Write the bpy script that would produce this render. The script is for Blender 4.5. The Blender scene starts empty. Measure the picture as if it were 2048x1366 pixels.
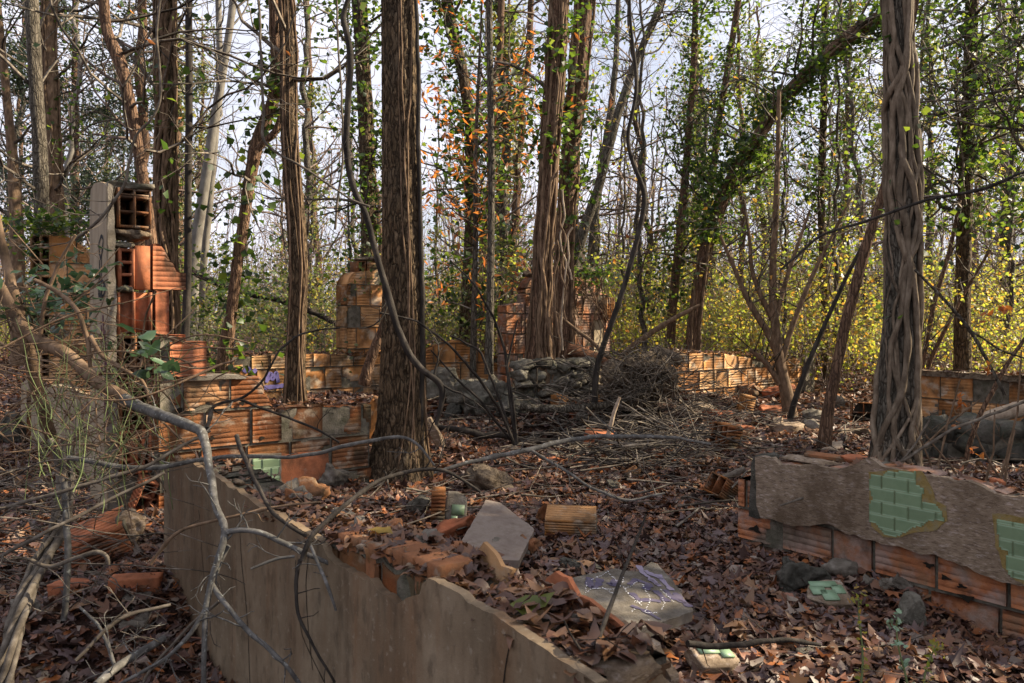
import bpy, math, random
import numpy as np
from mathutils import Vector, geometry

random.seed(7)
rng = np.random.default_rng(11)
scene = bpy.context.scene
COL = scene.collection

# ---------------------------------------------------------------- camera, world, sun
F = 1593.0; CX = 1024.0; HY = 640.0; EYE = 1.6
cam_d = bpy.data.cameras.new('camera')
cam_d.sensor_width = 36.0
cam_d.lens = F / 2048 * 36.0
cam_d.shift_y = -43 / 2048
cam_d.clip_end = 600
cam_d.clip_start = 0.05
cam_d.dof.use_dof = True
cam_d.dof.focus_distance = 7.5
cam_d.dof.aperture_fstop = 9.0
cam = bpy.data.objects.new('camera', cam_d)
cam.location = (0, 0, EYE)
cam.rotation_euler = (math.pi / 2, 0, 0)
COL.objects.link(cam)
scene.camera = cam

SUN_AZ = math.radians(80); SUN_EL = math.radians(36)
world = bpy.data.worlds.new('World'); scene.world = world
world.use_nodes = True
wn = world.node_tree
bg = wn.nodes['Background']
sky = wn.nodes.new('ShaderNodeTexSky')
sky.sky_type = 'NISHITA'; sky.sun_disc = False
sky.sun_elevation = SUN_EL; sky.sun_rotation = SUN_AZ
sky.dust_density = 3.0; sky.air_density = 1.0; sky.ozone_density = 1.5
# thin bright cloud veil over the blue
tc = wn.nodes.new('ShaderNodeTexCoord')
cn = wn.nodes.new('ShaderNodeTexNoise'); cn.inputs['Scale'].default_value = 3.0; cn.inputs['Detail'].default_value = 6
cmap = wn.nodes.new('ShaderNodeMapping'); cmap.inputs['Scale'].default_value = (1, 1, 2.5)
wn.links.new(tc.outputs['Generated'], cmap.inputs['Vector']); wn.links.new(cmap.outputs['Vector'], cn.inputs['Vector'])
cr = wn.nodes.new('ShaderNodeValToRGB')
cr.color_ramp.elements[0].position = 0.3; cr.color_ramp.elements[0].color = (0.45, 0.45, 0.45, 1)
cr.color_ramp.elements[1].position = 0.6; cr.color_ramp.elements[1].color = (0.95, 0.95, 0.95, 1)
wn.links.new(cn.outputs['Fac'], cr.inputs['Fac'])
mx = wn.nodes.new('ShaderNodeMix'); mx.data_type = 'RGBA'
mx.inputs['B'].default_value = (7.9, 8.0, 9.1, 1)
wn.links.new(cr.outputs['Color'], mx.inputs['Factor'])
wn.links.new(sky.outputs['Color'], mx.inputs['A'])
wn.links.new(mx.outputs['Result'], bg.inputs['Color'])
bg.inputs['Strength'].default_value = 0.05

sd = bpy.data.lights.new('sun', 'SUN')
sd.energy = 5.0; sd.angle = math.radians(0.6); sd.color = (1.0, 0.86, 0.64)
sun = bpy.data.objects.new('sun', sd); COL.objects.link(sun)
sdir = Vector((math.sin(SUN_AZ) * math.cos(SUN_EL), math.cos(SUN_AZ) * math.cos(SUN_EL), math.sin(SUN_EL)))
sun.rotation_euler = sdir.to_track_quat('Z', 'Y').to_euler()

scene.view_settings.view_transform = 'Standard'
scene.view_settings.look = 'None'
scene.view_settings.exposure = 1.6
scene.view_settings.gamma = 1.0
scene.cycles.max_bounces = 5
scene.cycles.diffuse_bounces = 3
scene.cycles.glossy_bounces = 2
scene.cycles.transmission_bounces = 3
scene.cycles.transparent_max_bounces = 4

# ---------------------------------------------------------------- helpers
def A3(*a): return np.array(a, float)
def P(px, py, d): return np.array([(px - CX) / F * d, d, EYE - (py - HY) / F * d])

def _hash(ix, iy, iz):
    h = (ix * 374761393 + iy * 668265263 + iz * 2147483647 + 974634) & 0xffffffff
    h = ((h ^ (h >> 13)) * 1274126177) & 0xffffffff
    h = h ^ (h >> 16)
    return (h & 0xffff) / 65535.0
def vnoise(p):
    p = np.asarray(p, float); i = np.floor(p).astype(np.int64); f = p - i; f = f * f * (3 - 2 * f)
    r = 0
    for dx in (0, 1):
        wx = f[..., 0] if dx else 1 - f[..., 0]
        for dy in (0, 1):
            wy = f[..., 1] if dy else 1 - f[..., 1]
            for dz in (0, 1):
                wz = f[..., 2] if dz else 1 - f[..., 2]
                r = r + wx * wy * wz * _hash(i[..., 0] + dx, i[..., 1] + dy, i[..., 2] + dz)
    return r * 2 - 1
def fbm(p, o=3):
    p = np.asarray(p, float); r = 0; a = 1.0
    for k in range(o):
        r = r + a * vnoise(p * (2 ** k) + 17.3 * k); a *= .5
    return r

class G:
    def __init__(s): s.V = []; s.n = 0; s.F = []; s.R = []
    def add(s, V, Fc, r=0.5):
        V = np.asarray(V, float).reshape(-1, 3); Fc = np.asarray(Fc, np.int64)
        if len(Fc) == 0: return
        s.V.append(V); s.F.append(Fc + s.n); s.n += len(V)
        r = np.asarray(r, float)
        s.R.append(np.full(len(Fc), float(r)) if r.ndim == 0 else r)
    def mesh(s, name, off=(0, 0, 0), smooth=False):
        V = np.concatenate(s.V) - np.asarray(off, float)
        me = bpy.data.meshes.new(name)
        tot = np.concatenate([np.full(len(f), f.shape[1]) for f in s.F])
        loops = np.concatenate([f.ravel() for f in s.F])
        start = np.concatenate([[0], np.cumsum(tot)[:-1]])
        me.vertices.add(len(V)); me.vertices.foreach_set('co', V.astype(np.float32).ravel())
        me.loops.add(len(loops)); me.loops.foreach_set('vertex_index', loops.astype(np.int32))
        me.polygons.add(len(tot)); me.polygons.foreach_set('loop_start', start.astype(np.int32))
        try: me.polygons.foreach_set('loop_total', tot.astype(np.int32))
        except Exception: pass
        if smooth: me.polygons.foreach_set('use_smooth', np.ones(len(tot), bool))
        at = me.attributes.new('rnd', 'FLOAT', 'FACE'); at.data.foreach_set('value', np.concatenate(s.R).astype(np.float32))
        me.update(calc_edges=True)
        return me
    def empty(s): return s.n == 0

def obj(name, g, m, parent=None, smooth=False, label=None, kind=None):
    """a mesh; world-space vertices go to the parent's frame, or to an origin at its base"""
    if parent is not None: off = np.array(parent['_loc'])
    else:
        V = np.concatenate(g.V); off = np.array([V[:, 0].mean(), V[:, 1].mean(), V[:, 2].min()])
        if kind: off = np.zeros(3)
    o = bpy.data.objects.new(name, g.mesh(name, off, smooth)); COL.objects.link(o)
    o.data.materials.append(m)
    if parent is not None:
        base = parent
        o.parent = base; o['_loc'] = list(off)
    else: o.location = off; o['_loc'] = list(off)
    if label: o['label'] = label
    if kind: o['kind'] = kind
    return o
def tag(o, label, cat, group=None, kind='thing'):
    o['label'] = label; o['category'] = cat; o['kind'] = kind
    if group: o['group'] = group
    return o
def thing(name, label, cat, loc, group=None):
    o = bpy.data.objects.new(name, None); COL.objects.link(o); o.empty_display_size = .1
    o.location = tuple(loc); o['_loc'] = [float(v) for v in loc]
    return tag(o, label, cat, group)
def copy_tree(o, loc, rz, sc=1.0):
    r = o.copy(); COL.objects.link(r); r.location = loc; r.rotation_euler = (0, 0, rz); r.scale = (sc, sc, sc)
    for ch in list(o.children):
        c = ch.copy(); COL.objects.link(c); c.parent = r
    return r

# ---------------------------------------------------------------- materials
def L(nt, a, b): nt.links.new(a, b)
def ramp(nt, fac, stops, interp='LINEAR'):
    r = nt.nodes.new('ShaderNodeValToRGB'); r.color_ramp.interpolation = interp
    el = r.color_ramp.elements
    while len(el) < len(stops): el.new(0.5)
    for e, (p, c) in zip(el, stops): e.position = p; e.color = (*c, 1)
    L(nt, fac, r.inputs['Fac']); return r.outputs['Color']
def even(cols): return [(i / max(1, len(cols) - 1), c) for i, c in enumerate(cols)]
def noise_tex(nt, scale, stretch=(1, 1, 1), detail=6, rough=.6, dist=0.0):
    t = nt.nodes.new('ShaderNodeTexCoord'); m = nt.nodes.new('ShaderNodeMapping'); m.inputs['Scale'].default_value = stretch
    n = nt.nodes.new('ShaderNodeTexNoise'); n.inputs['Scale'].default_value = scale; n.inputs['Detail'].default_value = detail
    n.inputs['Roughness'].default_value = rough; n.inputs['Distortion'].default_value = dist
    L(nt, t.outputs['Object'], m.inputs['Vector']); L(nt, m.outputs['Vector'], n.inputs['Vector'])
    return n.outputs['Fac']
def mixc(nt, fac, a, b, mode='MIX'):
    m = nt.nodes.new('ShaderNodeMix'); m.data_type = 'RGBA'; m.blend_type = mode
    if isinstance(fac, float): m.inputs['Factor'].default_value = fac
    else: L(nt, fac, m.inputs['Factor'])
    for k, v in (('A', a), ('B', b)):
        if isinstance(v, tuple): m.inputs[k].default_value = (*v, 1)
        else: L(nt, v, m.inputs[k])
    return m.outputs['Result']
def math_(nt, op, a, b, clamp=False):
    m = nt.nodes.new('ShaderNodeMath'); m.operation = op; m.use_clamp = clamp
    for i, v in enumerate((a, b)):
        if isinstance(v, (int, float)): m.inputs[i].default_value = v
        else: L(nt, v, m.inputs[i])
    return m.outputs[0]
def mat(name, cols, scale=6, stretch=(1, 1, 1), rough=.8, bump=.4, bscale=40, bstretch=None, var=.5, stains=(), vcols=None, spec=.14, bdist=.01, ramp_lo=.3, ramp_hi=.7):
    m = bpy.data.materials.new(name); m.use_nodes = True; nt = m.node_tree
    b = nt.nodes['Principled BSDF']
    st = [(ramp_lo + (ramp_hi - ramp_lo) * p, c) for p, c in even(cols)]
    c = ramp(nt, noise_tex(nt, scale, stretch), st)
    at = nt.nodes.new('ShaderNodeAttribute'); at.attribute_name = 'rnd'
    if vcols: c = mixc(nt, .55, c, ramp(nt, at.outputs['Fac'], even(vcols)))
    h = nt.nodes.new('ShaderNodeHueSaturation'); L(nt, c, h.inputs['Color'])
    L(nt, math_(nt, 'ADD', math_(nt, 'MULTIPLY', at.outputs['Fac'], var), 1 - var / 2), h.inputs['Value'])
    c = h.outputs['Color']
    for (col, sc, stz, lo, hi, amt) in stains:
        f = ramp(nt, noise_tex(nt, sc, stz), [(lo, (0, 0, 0)), (hi, (amt, amt, amt))])
        c = mixc(nt, f, c, col)
    L(nt, c, b.inputs['Base Color'])
    b.inputs['Roughness'].default_value = rough; b.inputs['Specular IOR Level'].default_value = spec
    if bump:
        bp = nt.nodes.new('ShaderNodeBump'); bp.inputs['Strength'].default_value = bump; bp.inputs['Distance'].default_value = bdist
        L(nt, noise_tex(nt, bscale, bstretch or (1, 1, 1), 8, .7), bp.inputs['Height']); L(nt, bp.outputs['Normal'], b.inputs['Normal'])
    return m
def leafmat(name, cols, trans=.45, rough=.5, spec=.4, tcols=None):
    m = bpy.data.materials.new(name); m.use_nodes = True; nt = m.node_tree
    b = nt.nodes['Principled BSDF']
    at = nt.nodes.new('ShaderNodeAttribute'); at.attribute_name = 'rnd'
    c = ramp(nt, at.outputs['Fac'], even(cols))
    c2 = mixc(nt, math_(nt, 'MULTIPLY', noise_tex(nt, 60, detail=3), .35), c, (.03, .015, .01))
    L(nt, c2, b.inputs['Base Color']); b.inputs['Roughness'].default_value = rough; b.inputs['Specular IOR Level'].default_value = spec
    if trans:
        t = nt.nodes.new('ShaderNodeBsdfTranslucent'); L(nt, ramp(nt, at.outputs['Fac'], even(tcols)) if tcols else c, t.inputs['Color'])
        ms = nt.nodes.new('ShaderNodeMixShader'); ms.inputs[0].default_value = trans
        L(nt, b.outputs[0], ms.inputs[1]); L(nt, t.outputs[0], ms.inputs[2]); L(nt, ms.outputs[0], nt.nodes['Material Output'].inputs['Surface'])
    return m

M = {}
M['soil'] = mat('soil', [(.02, .012, .01), (.06, .032, .022), (.035, .02, .016), (.10, .05, .03)], 25, bump=1, bscale=30, bdist=.04)
M['litter'] = leafmat('dead_leaves', [(.03, .015, .014), (.08, .035, .024), (.15, .062, .028), (.045, .024, .024), (.20, .085, .035), (.11, .065, .055), (.05, .024, .018), (.27, .15, .075), (.12, .045, .022), (.29, .23, .18), (.04, .018, .017), (.36, .12, .03), (.15, .10, .095), (.06, .03, .03)], trans=.15, rough=.52, spec=.45)
M['litter_wall'] = leafmat('dead_leaves_on_wall', [(.05, .02, .014), (.13, .052, .024), (.08, .034, .022), (.20, .09, .04), (.12, .07, .045), (.06, .028, .018), (.28, .14, .06), (.04, .018, .014)], trans=.15, rough=.5, spec=.5)
M['plaster'] = mat('plaster', [(.15, .108, .068), (.20, .148, .096), (.25, .19, .127)], 7, (1, 1, .8), bump=.6, bscale=110, bdist=.003, var=.05,
    stains=[((.17, .085, .04), 4.5, (1.3, 1.3, .18), .46, .64, .55), ((.05, .038, .026), 5, (1.2, 1.2, .09), .45, .72, .55), ((.045, .045, .028), 1.6, (1, 1, 1), .5, .8, .45), ((.30, .25, .19), 45, (1, 1, 1), .60, .68, .5), ((.06, .045, .03), 20, (1, 1, .5), .52, .68, .6), ((.09, .05, .025), 1.1, (1, 1, .6), .48, .62, .4)])
M['plaster_rough'] = mat('rough_plaster', [(.17, .125, .085), (.24, .18, .125), (.31, .24, .175)], 22, (1, 1, 2.4), bump=.9, bscale=70, bstretch=(1, 1, 2), bdist=.008, var=.1,
    stains=[((.42, .35, .30), 34, (.6, .6, 2.2), .55, .64, .7), ((.07, .045, .025), 2.4, (1, 1, .8), .46, .62, .75), ((.09, .06, .04), 55, (.5, .5, 2.2), .52, .62, .7)])
M['plaster_grey'] = mat('grey_plaster', [(.20, .15, .095), (.27, .21, .14), (.33, .27, .19)], 6, (1, 1, .4), bump=.5, bscale=80, bdist=.004, var=.1,
    stains=[((.09, .07, .045), 5, (1.5, 1.5, .15), .5, .7, .5)])
M['mortar'] = mat('mortar', [(.06, .052, .036), (.12, .105, .08), (.19, .165, .13)], 14, bump=1, bscale=60, bdist=.012, stains=[((.05, .055, .03), 5, (1, 1, 1), .5, .7, .6)])
tile_st = [((.035, .022, .014), 4.5, (1, 1, .8), .38, .66, .92), ((.26, .20, .15), 7, (1, 1, 1.4), .54, .64, .75), ((.085, .08, .045), 2.5, (1, 1, 1), .48, .66, .7)]
M['tile'] = mat('terracotta', [(.14, .045, .018), (.26, .085, .025), (.24, .11, .045)], 5, (1, 1, 1.8), bump=.8, bscale=60, bdist=.008, var=.75, vcols=[(.09, .035, .018), (.25, .075, .02), (.16, .08, .04), (.27, .11, .03), (.20, .13, .08), (.30, .19, .10)], stains=tile_st)
M['tile_worn'] = mat('worn_terracotta', [(.22, .07, .03), (.36, .14, .06), (.30, .15, .08)], 6, (1, 1, 1.4), bump=.9, bscale=50, bdist=.01, var=.4, stains=[((.30, .22, .18), 4.5, (1, 1, 1.2), .44, .56, .85), ((.04, .026, .018), 5, (1, 1, .8), .5, .68, .85), ((.12, .10, .07), 3, (1, 1, 1), .5, .66, .7)])
M['tile_red'] = mat('red_terracotta', [(.30, .085, .035), (.42, .14, .06), (.36, .13, .07)], 9, (1, 1, 1.8), bump=.6, bscale=70, bdist=.006, var=.5, vcols=[(.34, .10, .05), (.42, .16, .08), (.36, .12, .05)], stains=[tile_st[0], ((.34, .25, .2), 9, (1, 1, 1), .6, .72, .4)])
M['tile_far'] = mat('weathered_orange_terracotta', [(.30, .11, .03), (.46, .20, .06), (.44, .25, .11)], 7, (1, 1, 1.8), bump=.6, bscale=50, bdist=.01, var=.7, vcols=[(.20, .08, .035), (.48, .20, .05), (.42, .29, .16), (.34, .15, .05), (.50, .34, .19)], stains=[((.05, .035, .022), 4, (1, 1, .7), .42, .66, .88), ((.40, .34, .26), 5, (1, 1, 1.3), .52, .66, .75)])
M['brick'] = mat('brick', [(.18, .075, .035), (.26, .11, .05), (.16, .085, .045)], 20, bump=.8, bscale=70, bdist=.006, var=.6, stains=[((.06, .05, .03), 6, (1, 1, 1), .45, .65, .7), ((.27, .22, .17), 12, (1, 1, 1), .58, .7, .6)])
M['concrete'] = mat('concrete', [(.09, .075, .058), (.145, .125, .10), (.22, .195, .165)], 12, bump=.9, bscale=70, bdist=.010, var=.2, stains=[((.07, .055, .04), 4, (1, 1, 1), .5, .7, .6)])
M['slab'] = mat('stained_slab', [(.15, .115, .09), (.21, .17, .14), (.17, .13, .105)], 14, bump=.4, bscale=160, bdist=.003, var=.1, stains=[((.08, .05, .04), 5, (1, 1, 1), .5, .7, .4), ((.32, .30, .27), 60, (1, 1, 1), .66, .7, .6)])
M['stone'] = mat('grey_fieldstone', [(.08, .072, .055), (.16, .145, .115), (.26, .235, .19)], 9, bump=1, bscale=26, bdist=.05, var=.5, stains=[((.06, .07, .035), 5, (1, 1, 1), .5, .7, .5)])
M['stone_dark'] = mat('dark_mossy_stone', [(.035, .034, .027), (.08, .074, .06), (.14, .125, .105)], 7, bump=1, bscale=22, bdist=.03, var=.4, stains=[((.035, .045, .02), 5, (1, 1, 1), .5, .7, .5)])
M['masonry'] = mat('broken_masonry', [(.05, .037, .026), (.12, .088, .06), (.21, .16, .11), (.09, .06, .04)], 16, bump=1, bscale=25, bdist=.04, var=.4)
M['green'] = mat('green_glaze', [(.12, .185, .10), (.15, .215, .12), (.13, .19, .105)], 10, rough=.5, bump=.06, bscale=30, var=.22, spec=.5, bdist=.002, stains=[((.06, .10, .05), 9, (1, 1, 1), .6, .75, .4)])
M['green_pale'] = mat('pale_green_glaze', [(.15, .24, .14), (.19, .28, .17)], 10, rough=.5, bump=.06, bscale=30, var=.15, spec=.5, bdist=.002)
M['grout'] = mat('ochre_adhesive', [(.14, .10, .03), (.23, .165, .06), (.20, .17, .10)], 25, bump=1, bscale=60, bdist=.006)
M['white_paint'] = mat('chalk_paint', [(.7, .7, .75), (.85, .85, .88)], 30, bump=0, var=0)
M['purple_paint'] = mat('violet_paint', [(.06, .05, .09), (.11, .095, .13)], 20, bump=0, var=0)
M['lilac_paint'] = mat('lilac_paint', [(.26, .22, .29), (.20, .17, .22)], 30, bump=0, var=0)
M['maroon_paint'] = mat('maroon_paint', [(.07, .015, .035), (.10, .022, .05)], 20, bump=0, var=0)
M['black_paint'] = mat('black_paint', [(.008, .008, .01), (.02, .02, .024)], 20, bump=0, var=0)
M['blue_paint'] = mat('blue_violet_paint', [(.12, .10, .28), (.18, .16, .36)], 20, bump=0, var=0)
M['dark'] = mat('hole_shade_and_crack_dark', [(.01, .008, .006), (.02, .015, .01)], 20, bump=0, var=0)  # flat dark for crack lines and for the painted shade of holes
M['bark'] = mat('brown_bark', [(.07, .048, .028), (.13, .088, .05), (.21, .145, .088)], 30, (1, 1, .22), bump=1, bscale=48, bstretch=(1, 1, .2), bdist=.03, var=.1, stains=[((.13, .13, .11), 2.5, (1, 1, .5), .55, .75, .4)])
def plated(m, scale=26, zs=.2, dark=(.012, .008, .005), w=.22, bd=.02):
    nt = m.node_tree; b = nt.nodes['Principled BSDF']; lk = b.inputs['Base Color'].links[0].from_socket
    tcn = nt.nodes.new('ShaderNodeTexCoord'); mp = nt.nodes.new('ShaderNodeMapping'); mp.inputs['Scale'].default_value = (1, 1, zs)
    nz = nt.nodes.new('ShaderNodeTexNoise'); nz.inputs['Scale'].default_value = 9; nz.inputs['Detail'].default_value = 4
    va = nt.nodes.new('ShaderNodeVectorMath'); va.operation = 'MULTIPLY_ADD'; va.inputs[1].default_value = (.05, .05, .05)
    v = nt.nodes.new('ShaderNodeTexVoronoi'); v.feature = 'DISTANCE_TO_EDGE'; v.inputs['Scale'].default_value = scale
    L(nt, tcn.outputs['Object'], mp.inputs['Vector']); L(nt, tcn.outputs['Object'], nz.inputs['Vector']); L(nt, nz.outputs['Color'], va.inputs[0]); L(nt, mp.outputs['Vector'], va.inputs[2]); L(nt, va.outputs['Vector'], v.inputs['Vector'])
    f = ramp(nt, v.outputs['Distance'], [(0, (1, 1, 1)), (w, (0, 0, 0))])
    L(nt, mixc(nt, f, lk, dark), b.inputs['Base Color'])
    bp = b.inputs['Normal'].links[0].from_node; b2 = nt.nodes.new('ShaderNodeBump'); b2.inputs['Strength'].default_value = .9; b2.inputs['Distance'].default_value = bd
    L(nt, ramp(nt, v.outputs['Distance'], [(0, (0, 0, 0)), (w * 1.6, (1, 1, 1))]), b2.inputs['Height']); L(nt, bp.outputs['Normal'], b2.inputs['Normal']); L(nt, b2.outputs['Normal'], b.inputs['Normal'])
plated(M['bark'], dark=(.03, .02, .012), w=.16)
M['bark_grey'] = mat('grey_bark', [(.03, .025, .018), (.10, .085, .065), (.18, .155, .12)], 26, (1, 1, .2), bump=.9, bscale=34, bstretch=(1, 1, .2), bdist=.015, var=.2, stains=[((.20, .20, .16), 5, (1, 1, .6), .55, .7, .5)])
M['bark_pale'] = mat('pale_bark', [(.10, .088, .075), (.16, .145, .125), (.22, .20, .175)], 9, (1, 1, .5), bump=.5, bscale=30, bstretch=(1, 1, .5), bdist=.01, var=.1)
M['bark_red'] = mat('reddish_bark', [(.07, .04, .024), (.15, .088, .054), (.24, .15, .095)], 24, (1, 1, .15), bump=.9, bscale=34, bstretch=(1, 1, .14), bdist=.015, var=.1)
plated(M['bark_grey'], 30, .25, (.035, .028, .02), .12, .012)
plated(M['bark_red'], 34, .12, (.05, .03, .02), .13, .012)
M['bark_dark'] = mat('dark_bark', [(.010, .008, .007), (.028, .023, .019), (.06, .05, .042)], 18, (1, 1, .3), bump=.8, bscale=50, bdist=.008, var=.3)
M['vine'] = mat('vine_bark', [(.06, .04, .024), (.14, .09, .055), (.23, .155, .10)], 22, (1, 1, .4), bump=.8, bscale=50, bstretch=(1, 1, .3), bdist=.008, var=.4)
M['vine_grey'] = mat('grey_vine_bark', [(.07, .05, .034), (.14, .105, .072), (.23, .18, .13)], 22, (1, 1, .4), bump=1, bscale=60, bstretch=(1, 1, .3), bdist=.01, var=.5)
M['vine_pale'] = mat('pale_vine_bark', [(.22, .17, .12), (.34, .27, .20), (.42, .34, .26)], 22, (1, 1, .4), bump=.8, bscale=50, bdist=.008, var=.4)
M['twig'] = mat('grey_twig', [(.04, .032, .024), (.10, .082, .064), (.18, .155, .125)], 18, bump=.5, bscale=60, bdist=.004, var=1.3)  # random tone, spread wide to paint in strongly lit sticks
M['twig_near'] = mat('lichened_twig', [(.045, .04, .036), (.085, .08, .072), (.15, .14, .13)], 26, bump=.6, bscale=110, bdist=.003, var=.2, stains=[((.36, .37, .34), 60, (1, 1, 1), .6, .68, .6)])
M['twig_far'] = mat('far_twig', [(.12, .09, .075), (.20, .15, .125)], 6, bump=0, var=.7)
M['twig_green'] = mat('green_twig', [(.10, .13, .05), (.16, .19, .08)], 18, bump=0, var=.3)
M['driftwood'] = mat('bleached_wood', [(.22, .16, .11), (.34, .26, .19), (.45, .36, .27)], 20, (1, 1, 1), bump=.8, bscale=40, bstretch=(.3, 1, 1), bdist=.01, var=.1)
M['rotwood'] = mat('rotten_red_wood', [(.05, .028, .018), (.14, .065, .035), (.22, .11, .06)], 18, (.4, 1, 1), bump=1, bscale=30, bstretch=(.25, 1, 1), bdist=.03, var=.1)
M['ivy'] = leafmat('ivy_leaf', [(.010, .024, .010), (.018, .042, .014), (.012, .03, .014), (.03, .065, .016), (.02, .045, .018), (.035, .08, .02), (.14, .19, .03)], trans=.4, rough=.45, spec=.4, tcols=[(.04, .08, .012), (.09, .17, .02), (.15, .25, .025), (.34, .42, .04)])
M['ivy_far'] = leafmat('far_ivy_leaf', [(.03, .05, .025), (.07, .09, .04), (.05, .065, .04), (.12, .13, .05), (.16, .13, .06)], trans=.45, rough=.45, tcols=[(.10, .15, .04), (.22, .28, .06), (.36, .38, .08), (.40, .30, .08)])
M['yellow'] = leafmat('yellow_green_leaf', [(.10, .14, .03), (.17, .21, .04), (.26, .26, .05), (.12, .16, .04), (.34, .27, .06), (.30, .15, .04)], trans=.5, rough=.45, tcols=[(.34, .44, .05), (.50, .54, .06), (.60, .50, .07), (.62, .32, .05)])
M['orange'] = leafmat('rust_leaf', [(.20, .06, .02), (.34, .11, .025), (.27, .08, .02), (.42, .17, .04)], trans=.5, rough=.5, tcols=[(.55, .16, .03), (.75, .28, .05)])
M['needle'] = leafmat('pine_needle', [(.035, .06, .035), (.06, .09, .05), (.08, .11, .06)], trans=.3, rough=.5)
M['thicket_leaf'] = leafmat('thicket_leaf', [(.025, .055, .02), (.05, .10, .04), (.07, .14, .06), (.03, .07, .03)], trans=.3, rough=.3, spec=.6)

# ---------------------------------------------------------------- ground shape
_ctrl = [(60, 1200, 4.5), (330, 1135, 4.45), (460, 1370, 3.65), (150, 1366, 3.6), (150, 1000, 6.4), (280, 1030, 5.9), (20, 850, 10.0),
    (1500, 1366, 3.4), (1950, 1366, 3.4), (1400, 1200, 4.4), (1100, 1050, 5.8), (800, 960, 7.2), (640, 990, 6.4), (480, 1010, 5.6), (1100, 900, 8.6),
    (900, 850, 9.8), (1050, 790, 11.0), (1130, 800, 10.2), (1550, 830, 11.2), (1600, 800, 13.0), (640, 812, 8.9), (470, 812, 8.6), (720, 795, 9.6),
    (1750, 930, 7.2), (1950, 960, 6.4), (1650, 870, 8.8), (1500, 1085, 5.4), (2048, 1290, 4.1), (1750, 1150, 4.8), (1280, 860, 9.3), (1350, 790, 12.2),
    (1850, 850, 9.8), (2000, 860, 9.0), (700, 1180, 4.4), (1000, 1300, 3.6), (50, 890, 9.4), (430, 790, 10.5), (880, 780, 11.4), (1700, 850, 10.2)]
CT = [P(*c) for c in _ctrl]
for x in (-30, -16, -8, 0, 8, 16, 30):
    for y, z in ((17, .45), (24, .5), (38, .5), (60, .6), (100, .8)): CT.append(A3(x, y, z))
for x, y, z in ((-5, 2, 0), (-8, 5, .05), (-3, 0, 0), (0, 0, 0), (1, 2, .02), (4, 1, 0), (7, 4, .05), (8, 8, .15), (-10, 9, .2), (0, -5, 0), (-9, -3, 0), (9, -3, 0), (12, 12, .3), (-12, 14, .35)): CT.append(A3(x, y, z))
CT = np.array(CT)
def gz(x, y):
    x = np.asarray(x, float); y = np.asarray(y, float)
    sh = x.shape; x = x.ravel(); y = y.ravel(); out = np.empty(len(x))
    for i in range(0, len(x), 20000):
        xx = x[i:i + 20000, None]; yy = y[i:i + 20000, None]
        d2 = (xx - CT[None, :, 0]) ** 2 + (yy - CT[None, :, 1]) ** 2 + .12
        w = d2 ** -1.7
        out[i:i + 20000] = (w * CT[None, :, 2]).sum(1) / w.sum(1)
    p = np.stack([x, y, np.zeros_like(x)], -1)
    out += .035 * fbm(p * 1.7, 3)
    return out.reshape(sh)
def gz1(x, y): return float(gz(np.array([x]), np.array([y]))[0])
def gd(px, py, lo=1.0, hi=40.0):
    """distance at which the ray through a pixel meets the ground"""
    d = np.arange(lo, hi, .03); p = np.stack([(px - CX) / F * d, d], -1); z = EYE - (py - HY) / F * d
    h = gz(p[:, 0], p[:, 1]); k = np.nonzero(z < h)[0]
    return float(d[k[0]]) if len(k) else hi

# ---------------------------------------------------------------- shape builders
def resample(pts, step):
    pts = np.asarray(pts, float); seg = np.linalg.norm(np.diff(pts[:, :3], axis=0), axis=1); t = np.concatenate([[0], np.cumsum(seg)])
    n = max(2, int(t[-1] / step) + 1); u = np.linspace(0, t[-1], n)
    # catmull-like smoothing: interpolate then smooth
    q = np.stack([np.interp(u, t, pts[:, k]) for k in range(pts.shape[1])], -1)
    for _ in range(min(6, n // 3)):
        q[1:-1] = .25 * q[:-2] + .5 * q[1:-1] + .25 * q[2:]
    return q
def frames(c):
    t = np.gradient(c, axis=0); t /= np.linalg.norm(t, axis=1)[:, None] + 1e-9
    m = np.abs(t).mean(0); ref = np.zeros(3); ref[int(np.argmin(m))] = 1
    a = ref - t * (t @ ref)[:, None]; a /= np.linalg.norm(a, axis=1)[:, None] + 1e-9
    return t, a, np.cross(t, a)
def tube(g, c, r, sides=8, disp=None, rnd=.5, cap=True):
    c = np.asarray(c, float); n = len(c); r = np.broadcast_to(np.asarray(r, float), (n,))
    t, a, b = frames(c)
    th = np.linspace(0, 2 * np.pi, sides, endpoint=False)
    rr = np.repeat(r[:, None], sides, 1)
    if disp is not None: rr = disp(rr, th, c)
    V = c[:, None] + rr[..., None] * (np.cos(th)[None, :, None] * a[:, None] + np.sin(th)[None, :, None] * b[:, None])
    i = np.arange(n - 1)[:, None] * sides; j = np.arange(sides)[None]; k = (j + 1) % sides
    Fq = np.stack([i + j, i + k, i + sides + k, i + sides + j], -1).reshape(-1, 4)
    g.add(V.reshape(-1, 3), Fq, rnd)
    if cap and sides <= 64:
        g.add(V[0], np.arange(sides)[None, ::-1], rnd); g.add(V[-1], np.arange(sides)[None], rnd)
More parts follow.
